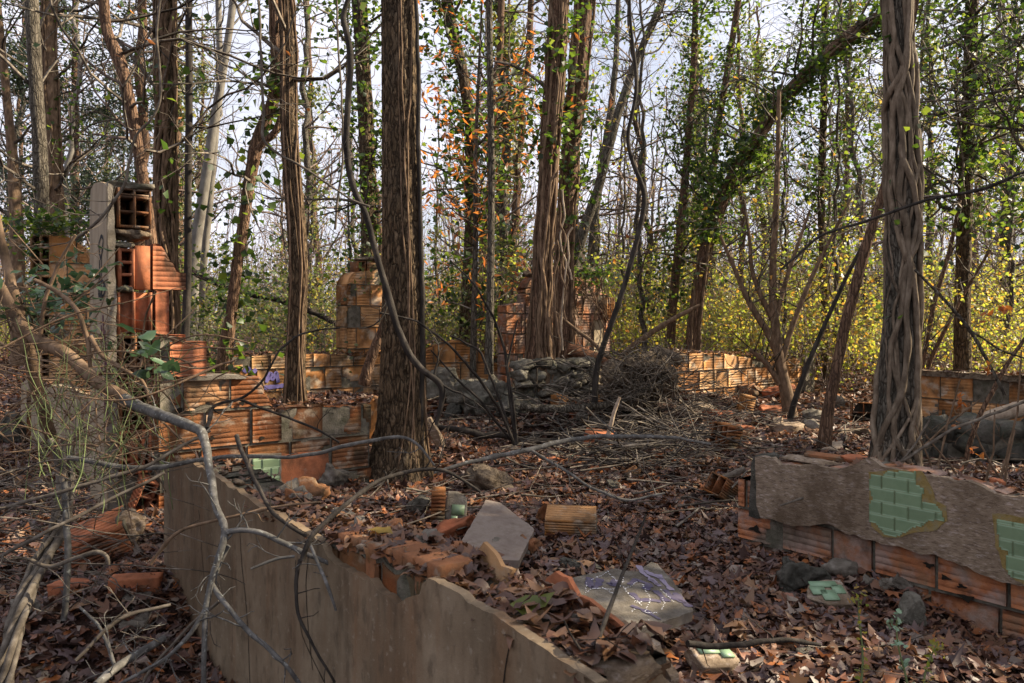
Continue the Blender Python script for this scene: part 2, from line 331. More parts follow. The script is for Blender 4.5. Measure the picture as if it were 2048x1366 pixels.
def segs(g, P0, P1, r0, r1, rnd=None, sides=3):
    P0 = np.asarray(P0, float); P1 = np.asarray(P1, float); r0 = np.asarray(r0, float); r1 = np.asarray(r1, float)
    n = len(P0)
    if n == 0: return
    d = P1 - P0; d /= np.linalg.norm(d, axis=1)[:, None] + 1e-9
    ref = np.where(np.abs(d[:, 2:3]) < .8, A3(0, 0, 1)[None], A3(1, 0, 0)[None])
    a = np.cross(d, ref); a /= np.linalg.norm(a, axis=1)[:, None] + 1e-9; b = np.cross(d, a)
    th = np.arange(sides) / sides * 2 * np.pi
    o = np.cos(th)[None, :, None] * a[:, None] + np.sin(th)[None, :, None] * b[:, None]
    V = np.concatenate([P0[:, None] + o * r0[:, None, None], P1[:, None] + o * r1[:, None, None]], 1)
    k = np.arange(n)[:, None, None] * 2 * sides; j = np.arange(sides)[None]
    q = np.stack([j, (j + 1) % sides, (j + 1) % sides + sides, j + sides], -1)
    Fq = (q + k).reshape(-1, 4)
    rnd = rng.random(n) if rnd is None else np.full(n, rnd)
    g.add(V.reshape(-1, 3), Fq, np.repeat(rnd, sides))
def polys(g, lines, sides=3, rnd=None):
    """thin polylines [(pts, r_start, r_end)]"""
    P0 = []; P1 = []; R0 = []; R1 = []
    for pts, ra, rb in lines:
        n = len(pts) - 1
        rr = np.linspace(ra, rb, n + 1)
        P0.append(pts[:-1]); P1.append(pts[1:]); R0.append(rr[:-1]); R1.append(rr[1:])
    if P0: segs(g, np.concatenate(P0), np.concatenate(P1), np.concatenate(R0), np.concatenate(R1), rnd, sides)
def grow(p, d, length, r, level, out, rn, step=.22, wig=.22, up=.06, kids=(3, 3), ang=.8, ratio=.5):
    n = max(2, int(length / step)); pts = [np.array(p, float)]; d = np.array(d, float); d /= np.linalg.norm(d)
    for i in range(n):
        d = d + rn.normal(0, wig, 3) + A3(0, 0, up); d /= np.linalg.norm(d)
        pts.append(pts[-1] + d * length / n)
        if level > 0 and i > 0 and rn.random() < kids[0] / n * 1.2:
            ax = rn.normal(0, 1, 3); ax -= d * (ax @ d); ax /= np.linalg.norm(ax) + 1e-9
            dd = d * math.cos(ang) + ax * math.sin(ang)
            f = 1 - i / n * .6
            grow(pts[-1], dd, length * ratio * f * rn.uniform(.7, 1.3), max(.0015, r * .5 * f), level - 1, out, rn, step * .8, wig, up, kids, ang, ratio)
    out.append((np.array(pts), r, max(.0012, r * .3)))
def leaves(g, C, size, rn, tilt=1.0, shape='ivy', rnd=None, curl=.25):
    """leaf blades centred on the points C"""
    C = np.asarray(C, float); n = len(C)
    if n == 0: return
    size = np.broadcast_to(np.asarray(size, float), (n,))
    if shape == 'ivy':
        T = A3(0, -.5, 0, .5, -.15, .12, 0, .6, 0, -.5, -.15, .12).reshape(4, 3); Fc = np.array([[0, 1, 2], [0, 2, 3]])
    elif shape == 'narrow':
        T = A3(0, -.6, 0, .2, 0, .06, 0, .7, 0, -.2, 0, .06).reshape(4, 3); Fc = np.array([[0, 1, 2], [0, 2, 3]])
    elif shape == 'lobed':
        ang = np.linspace(0, 2 * np.pi, 14, endpoint=False); rad = np.array([.62, .3, .5, .27, .52, .3, .36, .2, .36, .3, .52, .27, .5, .3])
        T = np.concatenate([[[0, 0, 0]], np.stack([rad * np.sin(ang), rad * np.cos(ang), np.zeros(14)], -1)])
        Fc = np.array([[0, 1 + k, 1 + (k + 1) % 14] for k in range(14)])
    else:
        ang = np.linspace(0, 2 * np.pi, 8, endpoint=False); rad = np.array([.66, .42, .34, .38, .5, .38, .34, .42])
        T = np.concatenate([[[0, 0, 0]], np.stack([rad * np.sin(ang), rad * np.cos(ang), np.zeros(8)], -1)])
        Fc = np.array([[0, 1 + k, 1 + (k + 1) % 8] for k in range(8)])
    k = len(T); V = np.repeat(T[None], n, 0) * size[:, None, None]
    if shape in ('lobed', 'oval'):
        V[..., 0] *= rn.uniform(.6, 1.05, n)[:, None]
        c1 = rn.normal(0, curl, n) / size * 2; c2 = rn.normal(0, curl, n) / size * 2; c3 = rn.normal(0, curl, n) / size * 2
        V[..., 2] += c1[:, None] * V[..., 0] ** 2 + c2[:, None] * V[..., 1] ** 2 + c3[:, None] * V[..., 0] * V[..., 1]
        V[..., 2] += rn.normal(0, .06, (n, k)) * size[:, None]
    # random orientation: yaw, then tilt about a random horizontal axis
    yaw = rn.uniform(0, 2 * np.pi, n); tl = rn.normal(0, tilt, n) if tilt < 2 else rn.uniform(0, np.pi, n); ax = rn.uniform(0, 2 * np.pi, n)
    cy, sy = np.cos(yaw), np.sin(yaw)
    x = V[..., 0] * cy[:, None] - V[..., 1] * sy[:, None]; y = V[..., 0] * sy[:, None] + V[..., 1] * cy[:, None]; z = V[..., 2]
    ux, uy = np.cos(ax)[:, None], np.sin(ax)[:, None]; ct, st = np.cos(tl)[:, None], np.sin(tl)[:, None]
    dot = x * ux + y * uy
    X = x * ct + uy * z * st + ux * dot * (1 - ct); Y = y * ct - ux * z * st + uy * dot * (1 - ct); Z = z * ct + (ux * y - uy * x) * st
    W = np.stack([X, Y, Z], -1) + C[:, None]
    Fa = (Fc[None] + np.arange(n)[:, None, None] * k).reshape(-1, 3)
    rv = rn.random(n) if rnd is None else np.broadcast_to(rnd, (n,))
    g.add(W.reshape(-1, 3), Fa, np.repeat(rv, len(Fc)))
def rotm(rx, ry, rz):
    cx, sx, cy, sy, cz, sz = math.cos(rx), math.sin(rx), math.cos(ry), math.sin(ry), math.cos(rz), math.sin(rz)
    return np.array([[cz, -sz, 0], [sz, cz, 0], [0, 0, 1]]) @ np.array([[cy, 0, sy], [0, 1, 0], [-sy, 0, cy]]) @ np.array([[1, 0, 0], [0, cx, -sx], [0, sx, cx]])
def box(g, c, s, R=None, rnd=.5):
    R = np.eye(3) if R is None else R
    V = np.array([[x, y, z] for x in (-.5, .5) for y in (-.5, .5) for z in (-.5, .5)]) * np.asarray(s)
    V = V @ R.T + np.asarray(c)
    g.add(V, [[0, 1, 3, 2], [4, 6, 7, 5], [0, 4, 5, 1], [2, 3, 7, 6], [0, 2, 6, 4], [1, 5, 7, 3]], rnd)
def chunk(g, c, s, R=None, amp=.12, rd=.25, n=8, rnd=.5, seed=0.0, freq=1.0):
    """a broken lump: a subdivided box, corners rounded by rd, faces pushed about by noise"""
    R = np.eye(3) if R is None else R; s = np.asarray(s, float)
    u = np.linspace(-1, 1, n + 1); key = {}; V = []; Fq = []
    def vid(p):
        k = tuple(np.round(p, 5))
        if k not in key: key[k] = len(V); V.append(p)
        return key[k]
    for ax in range(3):
        for sg in (-1, 1):
            for i in range(n):
                for j in range(n):
                    q = []
                    for (a, b) in ((i, j), (i + 1, j), (i + 1, j + 1), (i, j + 1)):
                        p = [0, 0, 0]; p[ax] = sg; p[(ax + 1) % 3] = u[a]; p[(ax + 2) % 3] = u[b]; q.append(vid(tuple(p)))
                    Fq.append(q if sg > 0 else q[::-1])
    V = np.array(V, float); sph = V / np.linalg.norm(V, axis=1)[:, None] * 1.25
    V = V * (1 - rd) + sph * rd
    nr = V / np.linalg.norm(V, axis=1)[:, None]
    ns = fbm(V * 1.3 * freq + seed * 7.7 + 3.1, 4)
    mn = s.min()
    hi = fbm(V * 5.5 * freq + seed * 3.7, 3)
    ns = ns + .22 * hi
    rc = np.random.default_rng(int(abs(seed) * 1000) % 99991 + 7)
    if amp >= .12:
        for _ in range(9):
            pn = rc.normal(0, 1, 3); pn /= np.linalg.norm(pn); off = rc.uniform(.78, 1.05)
            V = V - pn * np.maximum(0, V @ pn - off)[:, None]
    W = V * s / 2 + nr * (ns * amp * .7 * mn)[:, None]
    g.add(W @ R.T + np.asarray(c), Fq, rnd)

class Wall:
    """a vertical plane: s along, t behind the face, z up"""
    def __init__(w, O, d=None, B=None):
        w.O = np.array(O, float); d = np.array(d if d is not None else (np.array(B) - w.O), float); w.u = d / np.linalg.norm(d)
        n = np.array([w.u[1], -w.u[0]])
        if n @ w.O > 0: n = -n
        w.n = n
    def pt(w, s, t, z):
        s = np.asarray(s, float); t = np.asarray(t, float); z = np.asarray(z, float)
        return np.stack(np.broadcast_arrays(w.O[0] + w.u[0] * s - w.n[0] * t, w.O[1] + w.u[1] * s - w.n[1] * t, z), -1)
    def hit(w, px, py, t=0.0):
        r = np.array([(px - CX) / F, 1.0]); k = ((w.O - w.n * t) @ w.n) / (r @ w.n)
        q = r * k; return float((q - w.O) @ w.u), float(EYE - (py - HY) / F * k)
    def prof(w, pts, t=0.0):
        h = sorted(w.hit(a, b, t) for a, b in pts); xs = np.array([q[0] for q in h]); zs = np.array([q[1] for q in h])
        return lambda s: np.interp(s, xs, zs) + .012 * vnoise(np.stack([np.asarray(s) * 23, np.asarray(s) * 0, np.asarray(s) * 0], -1))
def shell(g, W, s0, s1, z0, z1, t0, t1, rnd, top=None, bot=None, groove=0.0, ds=.03, dz=.03, rough=.003, pitch=.037, spall=.0):
    """a block whose face is a grid with scored lines; clipped by the broken top (and bottom) outline"""
    ns = max(2, int((s1 - s0) / ds)); S = np.linspace(s0, s1, ns + 1)
    if groove:
        k = max(1, int((z1 - z0) / pitch)); z = [z0]
        for i in range(k):
            a = z0 + (i + .5) * (z1 - z0) / k; z += [a - .0040, a - .0013, a + .0013, a + .0040]
        z.append(z1); Z = np.array(z)
    else: Z = np.linspace(z0, z1, max(2, int((z1 - z0) / dz)) + 1)
    SS, ZZ = np.meshgrid(S, Z); D = np.zeros_like(SS)
    if groove:
        gr = np.zeros(len(Z)); gr[2::4][:k] = 1; gr[3::4][:k] = 1
        D += gr[:, None] * groove * np.clip(.75 + .9 * vnoise(np.stack([SS * 6 + rnd * 40, ZZ * 8, SS * 0], -1)), .1, 1)
    pp = np.stack([SS * 9 + rnd * 50, ZZ * 9, np.full_like(SS, rnd * 31)], -1)
    D += rough * fbm(pp, 2)
    if spall: D += spall * (fbm(pp * .35 + 9, 3) > .45)
    if top is not None: ZZ = np.minimum(ZZ, top(SS))
    if bot is not None: ZZ = np.maximum(ZZ, bot(SS))
    nz, nn = ZZ.shape
    Vf = W.pt(SS, t0 + D, ZZ).reshape(-1, 3); Vb = W.pt(SS, np.full_like(SS, t1), ZZ).reshape(-1, 3)
    i = np.arange(nz - 1)[:, None] * nn; j = np.arange(nn - 1)[None]
    q = np.stack([i + j, i + j + 1, i + nn + j + 1, i + nn + j], -1).reshape(-1, 4)
    zf = ZZ.ravel(); ok = (zf[q].max(1) - zf[q].min(1)) > 1e-5
    N = nz * nn; q = q[ok]
    if len(q) == 0: return
    bd = list(range(nn)) + [r * nn + nn - 1 for r in range(1, nz)] + [(nz - 1) * nn + c for c in range(nn - 2, -1, -1)] + [r * nn for r in range(nz - 2, 0, -1)]
    bd = np.array(bd); b2 = np.roll(bd, -1)
    side = np.stack([bd, b2, b2 + N, bd + N], -1)
    g.add(np.concatenate([Vf, Vb]), np.concatenate([q, q[:, ::-1] + N, side]), rnd)
def masonry(g, gm, W, s0, s1, z0, top, th=.2, bl=.3, bh=.3, bot=None, groove=.0042, ds=.04, joint=.014, zmax=None, seed=1, t0=0.0, skip=(), spall=.02, lean=.006):
    rn = random.Random(seed); z = z0; row = 0
    S = np.linspace(s0, s1, 60); zmax = zmax or float(top(S).max())
    while z < zmax - .02:
        s = s0 - (0 if row % 2 == 0 else bl * .5) - rn.uniform(0, .03); i = 0
        while s < s1 - .01:
            l = bl * rn.choice([1, 1, 1, .72]); a, b = max(s, s0), min(s + l, s1)
            if b - a > .05 and (row, i) not in skip:
                zt = float(np.max(top(np.linspace(a, b, 6))))
                if zt > z + .03:
                    shell(g, W, a + joint / 2, b - joint / 2, z + joint / 2, z + bh - joint / 2, t0 + rn.uniform(-lean, lean), t0 + th, rn.random(), top, bot, groove if rn.random() < .8 else 0, ds, spall=spall if rn.random() < .4 else 0)
            s += l; i += 1
        z += bh; row += 1
    if gm is not None:
        shell(gm, W, s0 + .022, s1 - .022, z0 - .1, zmax, t0 + .011, t0 + th - .011, .5, lambda s: top(s) - .012, (lambda s: bot(s) + .012) if bot else None, 0, .04, .06, .006)
def slab_poly(g, W, outline, t0, t1, rnd=.5, jit=.006, step=.03, hits=True):
    """a thin layer with a ragged outline traced on the wall's plane (pixels -> s, z)"""
    pts = [W.hit(*p) for p in outline] if hits else outline
    out = []; n = len(pts)
    for i in range(n):
        a = np.array(pts[i]); b = np.array(pts[(i + 1) % n]); m = max(1, int(np.linalg.norm(b - a) / step))
        for k in range(m): out.append(a + (b - a) * k / m)
    out = np.array(out); p3 = np.stack([out[:, 0] * 18, out[:, 1] * 18, out[:, 0] * 0], -1)
    out[:, 0] += jit * fbm(p3, 3); out[:, 1] += jit * fbm(p3 + 40, 3)
    tri = geometry.tessellate_polygon([[Vector((a, b, 0)) for a, b in out]])
    N = len(out); Vf = W.pt(out[:, 0], t0, out[:, 1]); Vb = W.pt(out[:, 0], t1, out[:, 1])
    tri = np.array([list(t) for t in tri])
    g.add(np.concatenate([Vf, Vb]), np.concatenate([tri, tri[:, ::-1] + N]), rnd)
    i = np.arange(N); j = (i + 1) % N
    g.add(np.concatenate([Vf, Vb]), np.stack([i, j, j + N, i + N], -1), rnd)
def strokes(g, W, lines, width, t=-.003, hits=True):
    """painted strokes lying on a wall"""
    for ln in lines:
        q = np.array([W.hit(*p) for p in ln] if hits else ln); q = resample(q, .012) if len(q) > 2 else resample(np.vstack([q[0], q.mean(0), q[1]]), .012)
        d = np.gradient(q, axis=0); d /= np.linalg.norm(d, axis=1)[:, None] + 1e-9; nn = np.stack([-d[:, 1], d[:, 0]], -1)
        w = width * (1 + .35 * vnoise(np.stack([q[:, 0] * 40, q[:, 1] * 40, q[:, 0] * 0], -1)))[:, None] / 2
        a = q + nn * w; b = q - nn * w; n = len(q)
        V = np.concatenate([W.pt(a[:, 0], t, a[:, 1]), W.pt(b[:, 0], t, b[:, 1])])
        i = np.arange(n - 1); g.add(V, np.stack([i, i + 1, i + 1 + n, i + n], -1))
def cells(g, O, R, w, h, depth, nx, nz, th=.014, rnd=.5, back=True):
    """open end of a hollow tile: webs butted between uprights; O = lower corner, R columns = right, inward, up"""
    def bx(x0, x1, z0, z1, y0=0.0, y1=depth):
        box(g, O + R @ A3((x0 + x1) / 2, (y0 + y1) / 2, (z0 + z1) / 2), (x1 - x0, y1 - y0, z1 - z0), R, rnd)
    cw = (w - th) / nx; ch = (h - th) / nz
    for i in range(nx + 1): bx(i * cw, i * cw + th, 0, h)
    for i in range(nx):
        for k in range(nz + 1): bx(i * cw + th, (i + 1) * cw, k * ch, k * ch + th, .001, depth - .001)
        if back:
            for k in range(nz): bx(i * cw + th, (i + 1) * cw, k * ch + th, (k + 1) * ch, depth - .012, depth - .003)

def bark_disp(amp, k=5.0, kz=2.2, fluting=0.0, seed=0.0):
    def f(rr, th, c):
        z = c[:, 2][:, None]; T = th[None]
        p = np.stack(np.broadcast_arrays(np.cos(T) * k + seed, np.sin(T) * k, z * kz + seed), -1)
        wv = vnoise(p * .7 + 5) * .5
        p2 = np.stack([p[..., 0] + wv, p[..., 1] - wv, p[..., 2]], -1)
        rid = 1 - np.abs(fbm(p2, 2)) * 1.6
        out = rr * (1 + amp * (rid - .6))
        if fluting:
            base = np.clip(1 - (z - c[:, 2].min()) / .9, 0, 1) ** 2
            out = out * (1 + fluting * base * (.6 + .7 * np.cos(T * 5 + seed) + .5 * vnoise(np.stack(np.broadcast_arrays(np.cos(T) * 2, np.sin(T) * 2, z * .3), -1))))
        return out
    return f

# ================================================================ GROUND
def axis(lo, hi, fine_lo, fine_hi, st):
    a = list(np.arange(fine_lo, fine_hi, st)); x = fine_hi; s = st
    while x < hi: a.append(x); s *= 1.18; x += s
    a.append(hi); x = fine_lo; s = st; b = []
    while x > lo: s *= 1.18; x -= s; b.append(max(x, lo))
    return np.array(b[::-1] + a)
gx = axis(-220, 220, -9, 10, .11); gy = axis(-60, 320, 0, 15, .11)
XX, YY = np.meshgrid(gx, gy); ZZ = gz(XX, YY) - .015
g = G(); nn = len(gx)
i = np.arange(len(gy) - 1)[:, None] * nn; j = np.arange(nn - 1)[None]
g.add(np.stack([XX, YY, ZZ], -1).reshape(-1, 3), np.stack([i + j, i + j + 1, i + nn + j + 1, i + nn + j], -1).reshape(-1, 4))
obj('ground', g, M['soil'], smooth=True, kind='structure')

# ================================================================ RUINED WALLS
DA = (.605, -.796); DC = (.796, .605)
WA = Wall((-1.96, 4.5), DA); WB = Wall((1.60, 5.37), DA)
WC = Wall((-2.65, 5.95), DC)
WD = Wall(P(222, 640, 5.95)[:2], DC)          # end face of the pillar
WDL = Wall(WD.O, (-.605, .796))               # its long plastered side, running back
WE = Wall(P(196, 640, 6.75)[:2], B=P(48, 640, 9.7)[:2])
WF = Wall(P(97, 640, 9.2)[:2], (.93, .37))
WG1 = Wall(P(365, 640, 9.6)[:2], DC); WG2 = Wall(P(845, 640, 11.6)[:2], (.93, .37)); WG3 = Wall(P(1340, 640, 12.2)[:2], DC)
WJ = Wall(P(693, 640, 11.0)[:2], DC); WK = Wall(P(1010, 640, 11.6)[:2], DC); WH = Wall(P(1822, 640, 10.6)[:2], DA)

# --- long plastered wall crossing in front
t = thing('plastered_wall', 'long waist-high ruined wall with streaked brown plaster face and leaves along its broken top', 'wall', (*WA.O, 0))
topA = [(328, 938), (337, 926), (352, 921), (372, 921), (395, 932), (420, 945), (460, 973), (500, 1000), (535, 1022), (568, 1038), (600, 1058), (625, 1072), (645, 1088), (652, 1108), (672, 1128), (700, 1146), (742, 1163), (764, 1190), (790, 1207), (818, 1197), (836, 1190), (842, 1168), (856, 1160), (880, 1172), (930, 1196), (1000, 1240), (1060, 1280), (1110, 1312), (1155, 1344), (1195, 1372)]
sA1 = 3.5
pr = [WA.hit(*p) for p in topA]
g = G(); slab_poly(g, WA, [(pr[0][0], -.4)] + pr + [(sA1, pr[-1][1]), (sA1, -.4)], 0, .03, hits=False, jit=.008, step=.011)
obj('plaster', g, M['plaster'], t)
# cracks running down the plaster
for cl in ([(398, 1020), (402, 1060), (405, 1120), (412, 1190), (415, 1230)], [(478, 1010), (480, 1060), (484, 1130), (492, 1200), (497, 1270), (500, 1366)],
    [(592, 1120), (590, 1170), (596, 1215), (604, 1270), (622, 1310), (650, 1366)], [(618, 1110), (612, 1160), (614, 1215), (618, 1270), (626, 1340)], [(1020, 1290), (1012, 1330), (1008, 1366)]):
    g = G(); strokes(g, WA, [cl], .005, -.0015); obj('crack', g, M['dark'], t)
tp = WA.prof([(325, 950), (345, 927), (372, 926), (430, 950), (500, 1005), (560, 1040), (640, 1080), (700, 1085), (850, 1150), (930, 1205), (1000, 1250), (1100, 1315), (1200, 1372), (1260, 1420)], .03)
g = G(); gm = G()
masonry(g, None, WA, .01, sA1, -.3, lambda s: tp(s) - .03, .25, .30, .2, groove=0, seed=3, t0=.031)
obj('tile_core', g, M['tile'], t)
g = G(); shell(g, WA, .02, sA1 - .01, -.3, 1.2, .035, .268, .5, lambda s: tp(s) - .012, None, 0, .03, .05, .01)
obj('mortar', g, M['mortar'], t)
# bricks on edge that show where the plaster has dropped off
g = G(); rn = random.Random(5)
b0 = WA.hit(655, 1090)[0]; b1 = WA.hit(862, 1170)[0]; nb = 9
for k in range(nb):
    s = b0 + (b1 - b0) * k / nb; w = (b1 - b0) / nb
    zt = float(np.interp(s + w / 2, [b0, b1], [WA.hit(655, 1078)[1], WA.hit(862, 1148)[1]]))
    c = WA.pt(s + w / 2, .094 + rn.uniform(-.006, .008), zt - .06)
    R = np.stack([np.append(WA.u, 0), np.append(-WA.n, 0), A3(0, 0, 1)], -1)
    chunk(g, c, (w * .84, .12, .15), R, .09, .06, 9, rn.random(), seed=k)
obj('edge_bricks', g, M['brick'], t)
# upright broken tile webs at the near end
for (a, b, c_, d_, hgt, m_, tt) in (((2.78), 3.02, 0, 0, .10, 'tile_far', .20), ((3.05), 3.42, 0, 0, .085, 'tile_red', .245)):
    g = G(); W0 = WA
    slab_poly(g, WA, [(a, .70), (a + .02, .80 + hgt), (a + .06, .835 + hgt), (a + .11, .82 + hgt), (a + .15, .785 + hgt), (a + .2, .79 + hgt), (b - .06, .775 + hgt * .8), (b, .77 + hgt * .4), (b, .70)], tt, tt + .014, hits=False, jit=.006, step=.015)
    obj('tile_web', g, M[m_], t)
g = G()
slab_poly(g, WA, [(2.9, .76), (2.92, .81), (3.0, .835), (3.15, .83), (3.3, .84), (3.44, .82), (3.5, .76), (3.5, .0), (3.46, .0), (3.44, .70)], .262, .29, hits=False, jit=.012, step=.015)
obj('render_edge', g, M['plaster_rough'], t)
g = G(); chunk(g, WA.pt(sA1 - .07, .14, .715), (.22, .24, .17), np.stack([np.append(WA.u, 0), np.append(-WA.n, 0), A3(0, 0, 1)], -1), .25, .2, 14, .5, 2.2); chunk(g, WA.pt(sA1 - .06, .14, .795), (.16, .235, .07), np.stack([np.append(WA.u, 0), np.append(-WA.n, 0), A3(0, 0, 1)], -1), .3, .2, 12, .5, 5.2); obj('broken_core', g, M['plaster_rough'], t)

# --- tile-backed wall with green glaze
t = thing('tiled_wall', 'low wall of rough brown plaster with green glazed patches above bare hollow tiles', 'wall', (*WB.O, .1))
outB = [(1519, 915), (1530, 911), (1552, 914), (1566, 928), (1590, 932), (1640, 926), (1665, 936), (1700, 934), (1722, 925), (1745, 917), (1790, 938), (1838, 944), (1885, 953), (1945, 962), (1975, 972), (2000, 986), (2048, 992), (2200, 1015), (2200, 1225),
        (2060, 1170), (2030, 1166), (2000, 1158), (1975, 1146), (1940, 1130), (1925, 1128), (1880, 1108), (1850, 1106), (1812, 1092), (1790, 1090), (1750, 1078), (1700, 1064), (1668, 1048), (1650, 1044), (1625, 1050), (1590, 1048), (1562, 1040), (1530, 1034), (1521, 1010)]
g = G(); slab_poly(g, WB, outB, -.045, .0, jit=.008, step=.011); obj('plaster', g, M['plaster_rough'], t)
g = G(); slab_poly(g, WB, [(1506, 925), (1514, 912), (1524, 916), (1524, 1036), (1500, 1032), (1504, 980)], -.02, .2, jit=.006, step=.02); obj('render_edge', g, M['stone_dark'], t)
tpB = WB.prof([(1505, 925), (1560, 925), (1600, 938), (1700, 930), (1740, 922), (1900, 958), (2048, 995), (2300, 1040)])
botB = lambda s: s * 0 - .4
def tb(s): return np.where(s < .02, .52, tpB(s) - .01)
g = G(); gm = G(); masonry(g, gm, WB, -.10, 3.2, -.32, tb, .2, .36, .215, seed=21, ds=.03, joint=.02, spall=.02)
obj('tile_blocks', g, M['tile_worn'], t); obj('mortar', gm, M['mortar'], t)
# flat dark patches on the blocks, painting the shade inside holes
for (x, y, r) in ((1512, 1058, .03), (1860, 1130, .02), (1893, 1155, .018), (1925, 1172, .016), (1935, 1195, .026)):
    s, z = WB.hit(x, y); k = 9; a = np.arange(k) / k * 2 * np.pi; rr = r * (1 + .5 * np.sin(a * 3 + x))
    g = G(); slab_poly(g, WB, [(s + rr[i] * math.cos(a[i]) * 1.4, z + rr[i] * math.sin(a[i]) * .7) for i in range(k)], -.012, -.009, hits=False, jit=.003); obj('hole_shade', g, M['dark'], t)
# the patches of green tiles (each row of tiles follows the wall's courses)
def green_patch(name, out, parent, W, t0=-.0505, tw=.152, tz=.076, zs=0.0, ss=0.0, m='green'):
    poly = [W.hit(*p) for p in out]; P2 = np.array(poly)
    def inside(x, y):
        c = False; j = len(P2) - 1
        for i in range(len(P2)):
            if (P2[i, 1] > y) != (P2[j, 1] > y) and x < (P2[j, 0] - P2[i, 0]) * (y - P2[i, 1]) / (P2[j, 1] - P2[i, 1]) + P2[i, 0]: c = not c
            j = i
        return c
    g = G(); N = 14; rn = random.Random(9)
    z0, z1 = P2[:, 1].min(), P2[:, 1].max(); s0, s1 = P2[:, 0].min(), P2[:, 0].max()
    r0 = int((z0 - zs) // tz); r1 = int((z1 - zs) // tz) + 1
    for r in range(r0, r1 + 1):
        off = ss + (tw / 2 if r % 2 else 0)
        for c in range(int((s0 - off) // tw) - 1, int((s1 - off) // tw) + 2):
            a = off + c * tw + .0010; b = a + tw - .0020; za = zs + r * tz + .0010; zb = za + tz - .0020
            # clip the tile to the patch, cell by cell
            q = tw / N; rv = rn.random()
            xs = np.linspace(a, b, N + 1); zz = np.linspace(za, zb, 8)
            ok = np.array([[inside((xs[i] + xs[i + 1]) / 2, (zz[k] + zz[k + 1]) / 2) for i in range(N)] for k in range(7)])
            if not ok.any(): continue
            SS, Z = np.meshgrid(xs, zz); nn = N + 1
            Vf = W.pt(SS, t0, Z).reshape(-1, 3); Vb = W.pt(SS, t0 + .006, Z).reshape(-1, 3); M_ = len(Vf); Fq = []
            for k in range(7):
                for i in range(N):
                    if not ok[k, i]: continue
                    p = k * nn + i; Fq.append([p, p + 1, p + nn + 1, p + nn])
                    if i == 0 or not ok[k, i - 1]: Fq.append([p, p + nn, p + nn + M_, p + M_])
                    if i == N - 1 or not ok[k, i + 1]: Fq.append([p + 1, p + nn + 1, p + nn + 1 + M_, p + 1 + M_])
                    if k == 0 or not ok[k - 1, i]: Fq.append([p, p + 1, p + 1 + M_, p + M_])
                    if k == 6 or not ok[k + 1, i]: Fq.append([p + nn, p + nn + 1, p + nn + 1 + M_, p + nn + M_])
            g.add(np.concatenate([Vf, Vb]), Fq, rv)
    return obj(name, g, M[m], parent)
p1 = [(1752, 944), (1775, 950), (1785, 940), (1800, 941), (1842, 942), (1842, 968), (1856, 974), (1852, 1000), (1876, 1004), (1892, 1022), (1898, 1038), (1865, 1038), (1850, 1052), (1832, 1050), (1828, 1058), (1800, 1071), (1778, 1066), (1762, 1045), (1746, 1040), (1746, 1008), (1754, 996), (1746, 968)]
p1g = [(1746, 940), (1850, 938), (1875, 975), (1880, 998), (1900, 1010), (1904, 1040), (1880, 1058), (1835, 1062), (1800, 1074), (1776, 1070), (1750, 1048)]
g = G(); slab_poly(g, WB, p1g, -.0485, -.0445, jit=.006); obj('adhesive', g, M['grout'], t)
green_patch('glazed_tiles', p1, t, WB, zs=.02, ss=.03)
p2 = [(2000, 1036), (2048, 1042), (2120, 1050), (2120, 1190), (2070, 1162), (2030, 1150), (2018, 1128), (2024, 1100), (2006, 1092), (2004, 1062)]
g = G(); slab_poly(g, WB, [(1990, 1026), (2048, 1030), (2125, 1040), (2125, 1195), (2040, 1158), (2010, 1130), (2000, 1090), (1996, 1058)], -.0485, -.0445, jit=.006); obj('adhesive', g, M['grout'], t)
green_patch('glazed_tiles', p2, t, WB, zs=.02, ss=.03)
# loose rubble lying on the wall head
def lump(name, label, cat, px, py, d, s, R=(0, 0, 0), m='stone', amp=.12, rd=.25, n=8, seed=0, group=None, lift=0.0, freq=1.0):
    c = P(px, py, d); c[2] += lift; g = G(); chunk(g, c, s, rotm(*R), amp, rd, n, .5 + .4 * math.sin(seed * 3.3), seed, freq)
    return tag(obj(name, g, M[m], smooth=False), label, cat, group)
lump('broken_tile', 'thin orange tile fragment lying along the head of the green tiled wall', 'tile fragment', 1664, 914, 5.25, (.34, .09, .02), (.1, .05, -.6), 'brick', .1, .05, 6, 1)
lump('plaster_fragment', 'flat brown plaster fragment on the head of the green tiled wall', 'rubble', 1640, 925, 5.2, (.5, .14, .035), (.05, .03, -.75), 'plaster_rough', .2, .1, 8, 2)
lump('broken_tile', 'rust-red curved tile shard on the wall head next to the vine-wrapped trunk', 'tile fragment', 1706, 917, 5.15, (.17, .10, .035), (.25, .1, -.8), 'tile_red', .25, .2, 7, 3)
lump('broken_tile', 'small red tile chip on the sloping wall head beyond the green patch', 'tile fragment', 1992, 966, 4.4, (.07, .06, .04), (.2, .2, .3), 'tile_red', .25, .2, 6, 4)

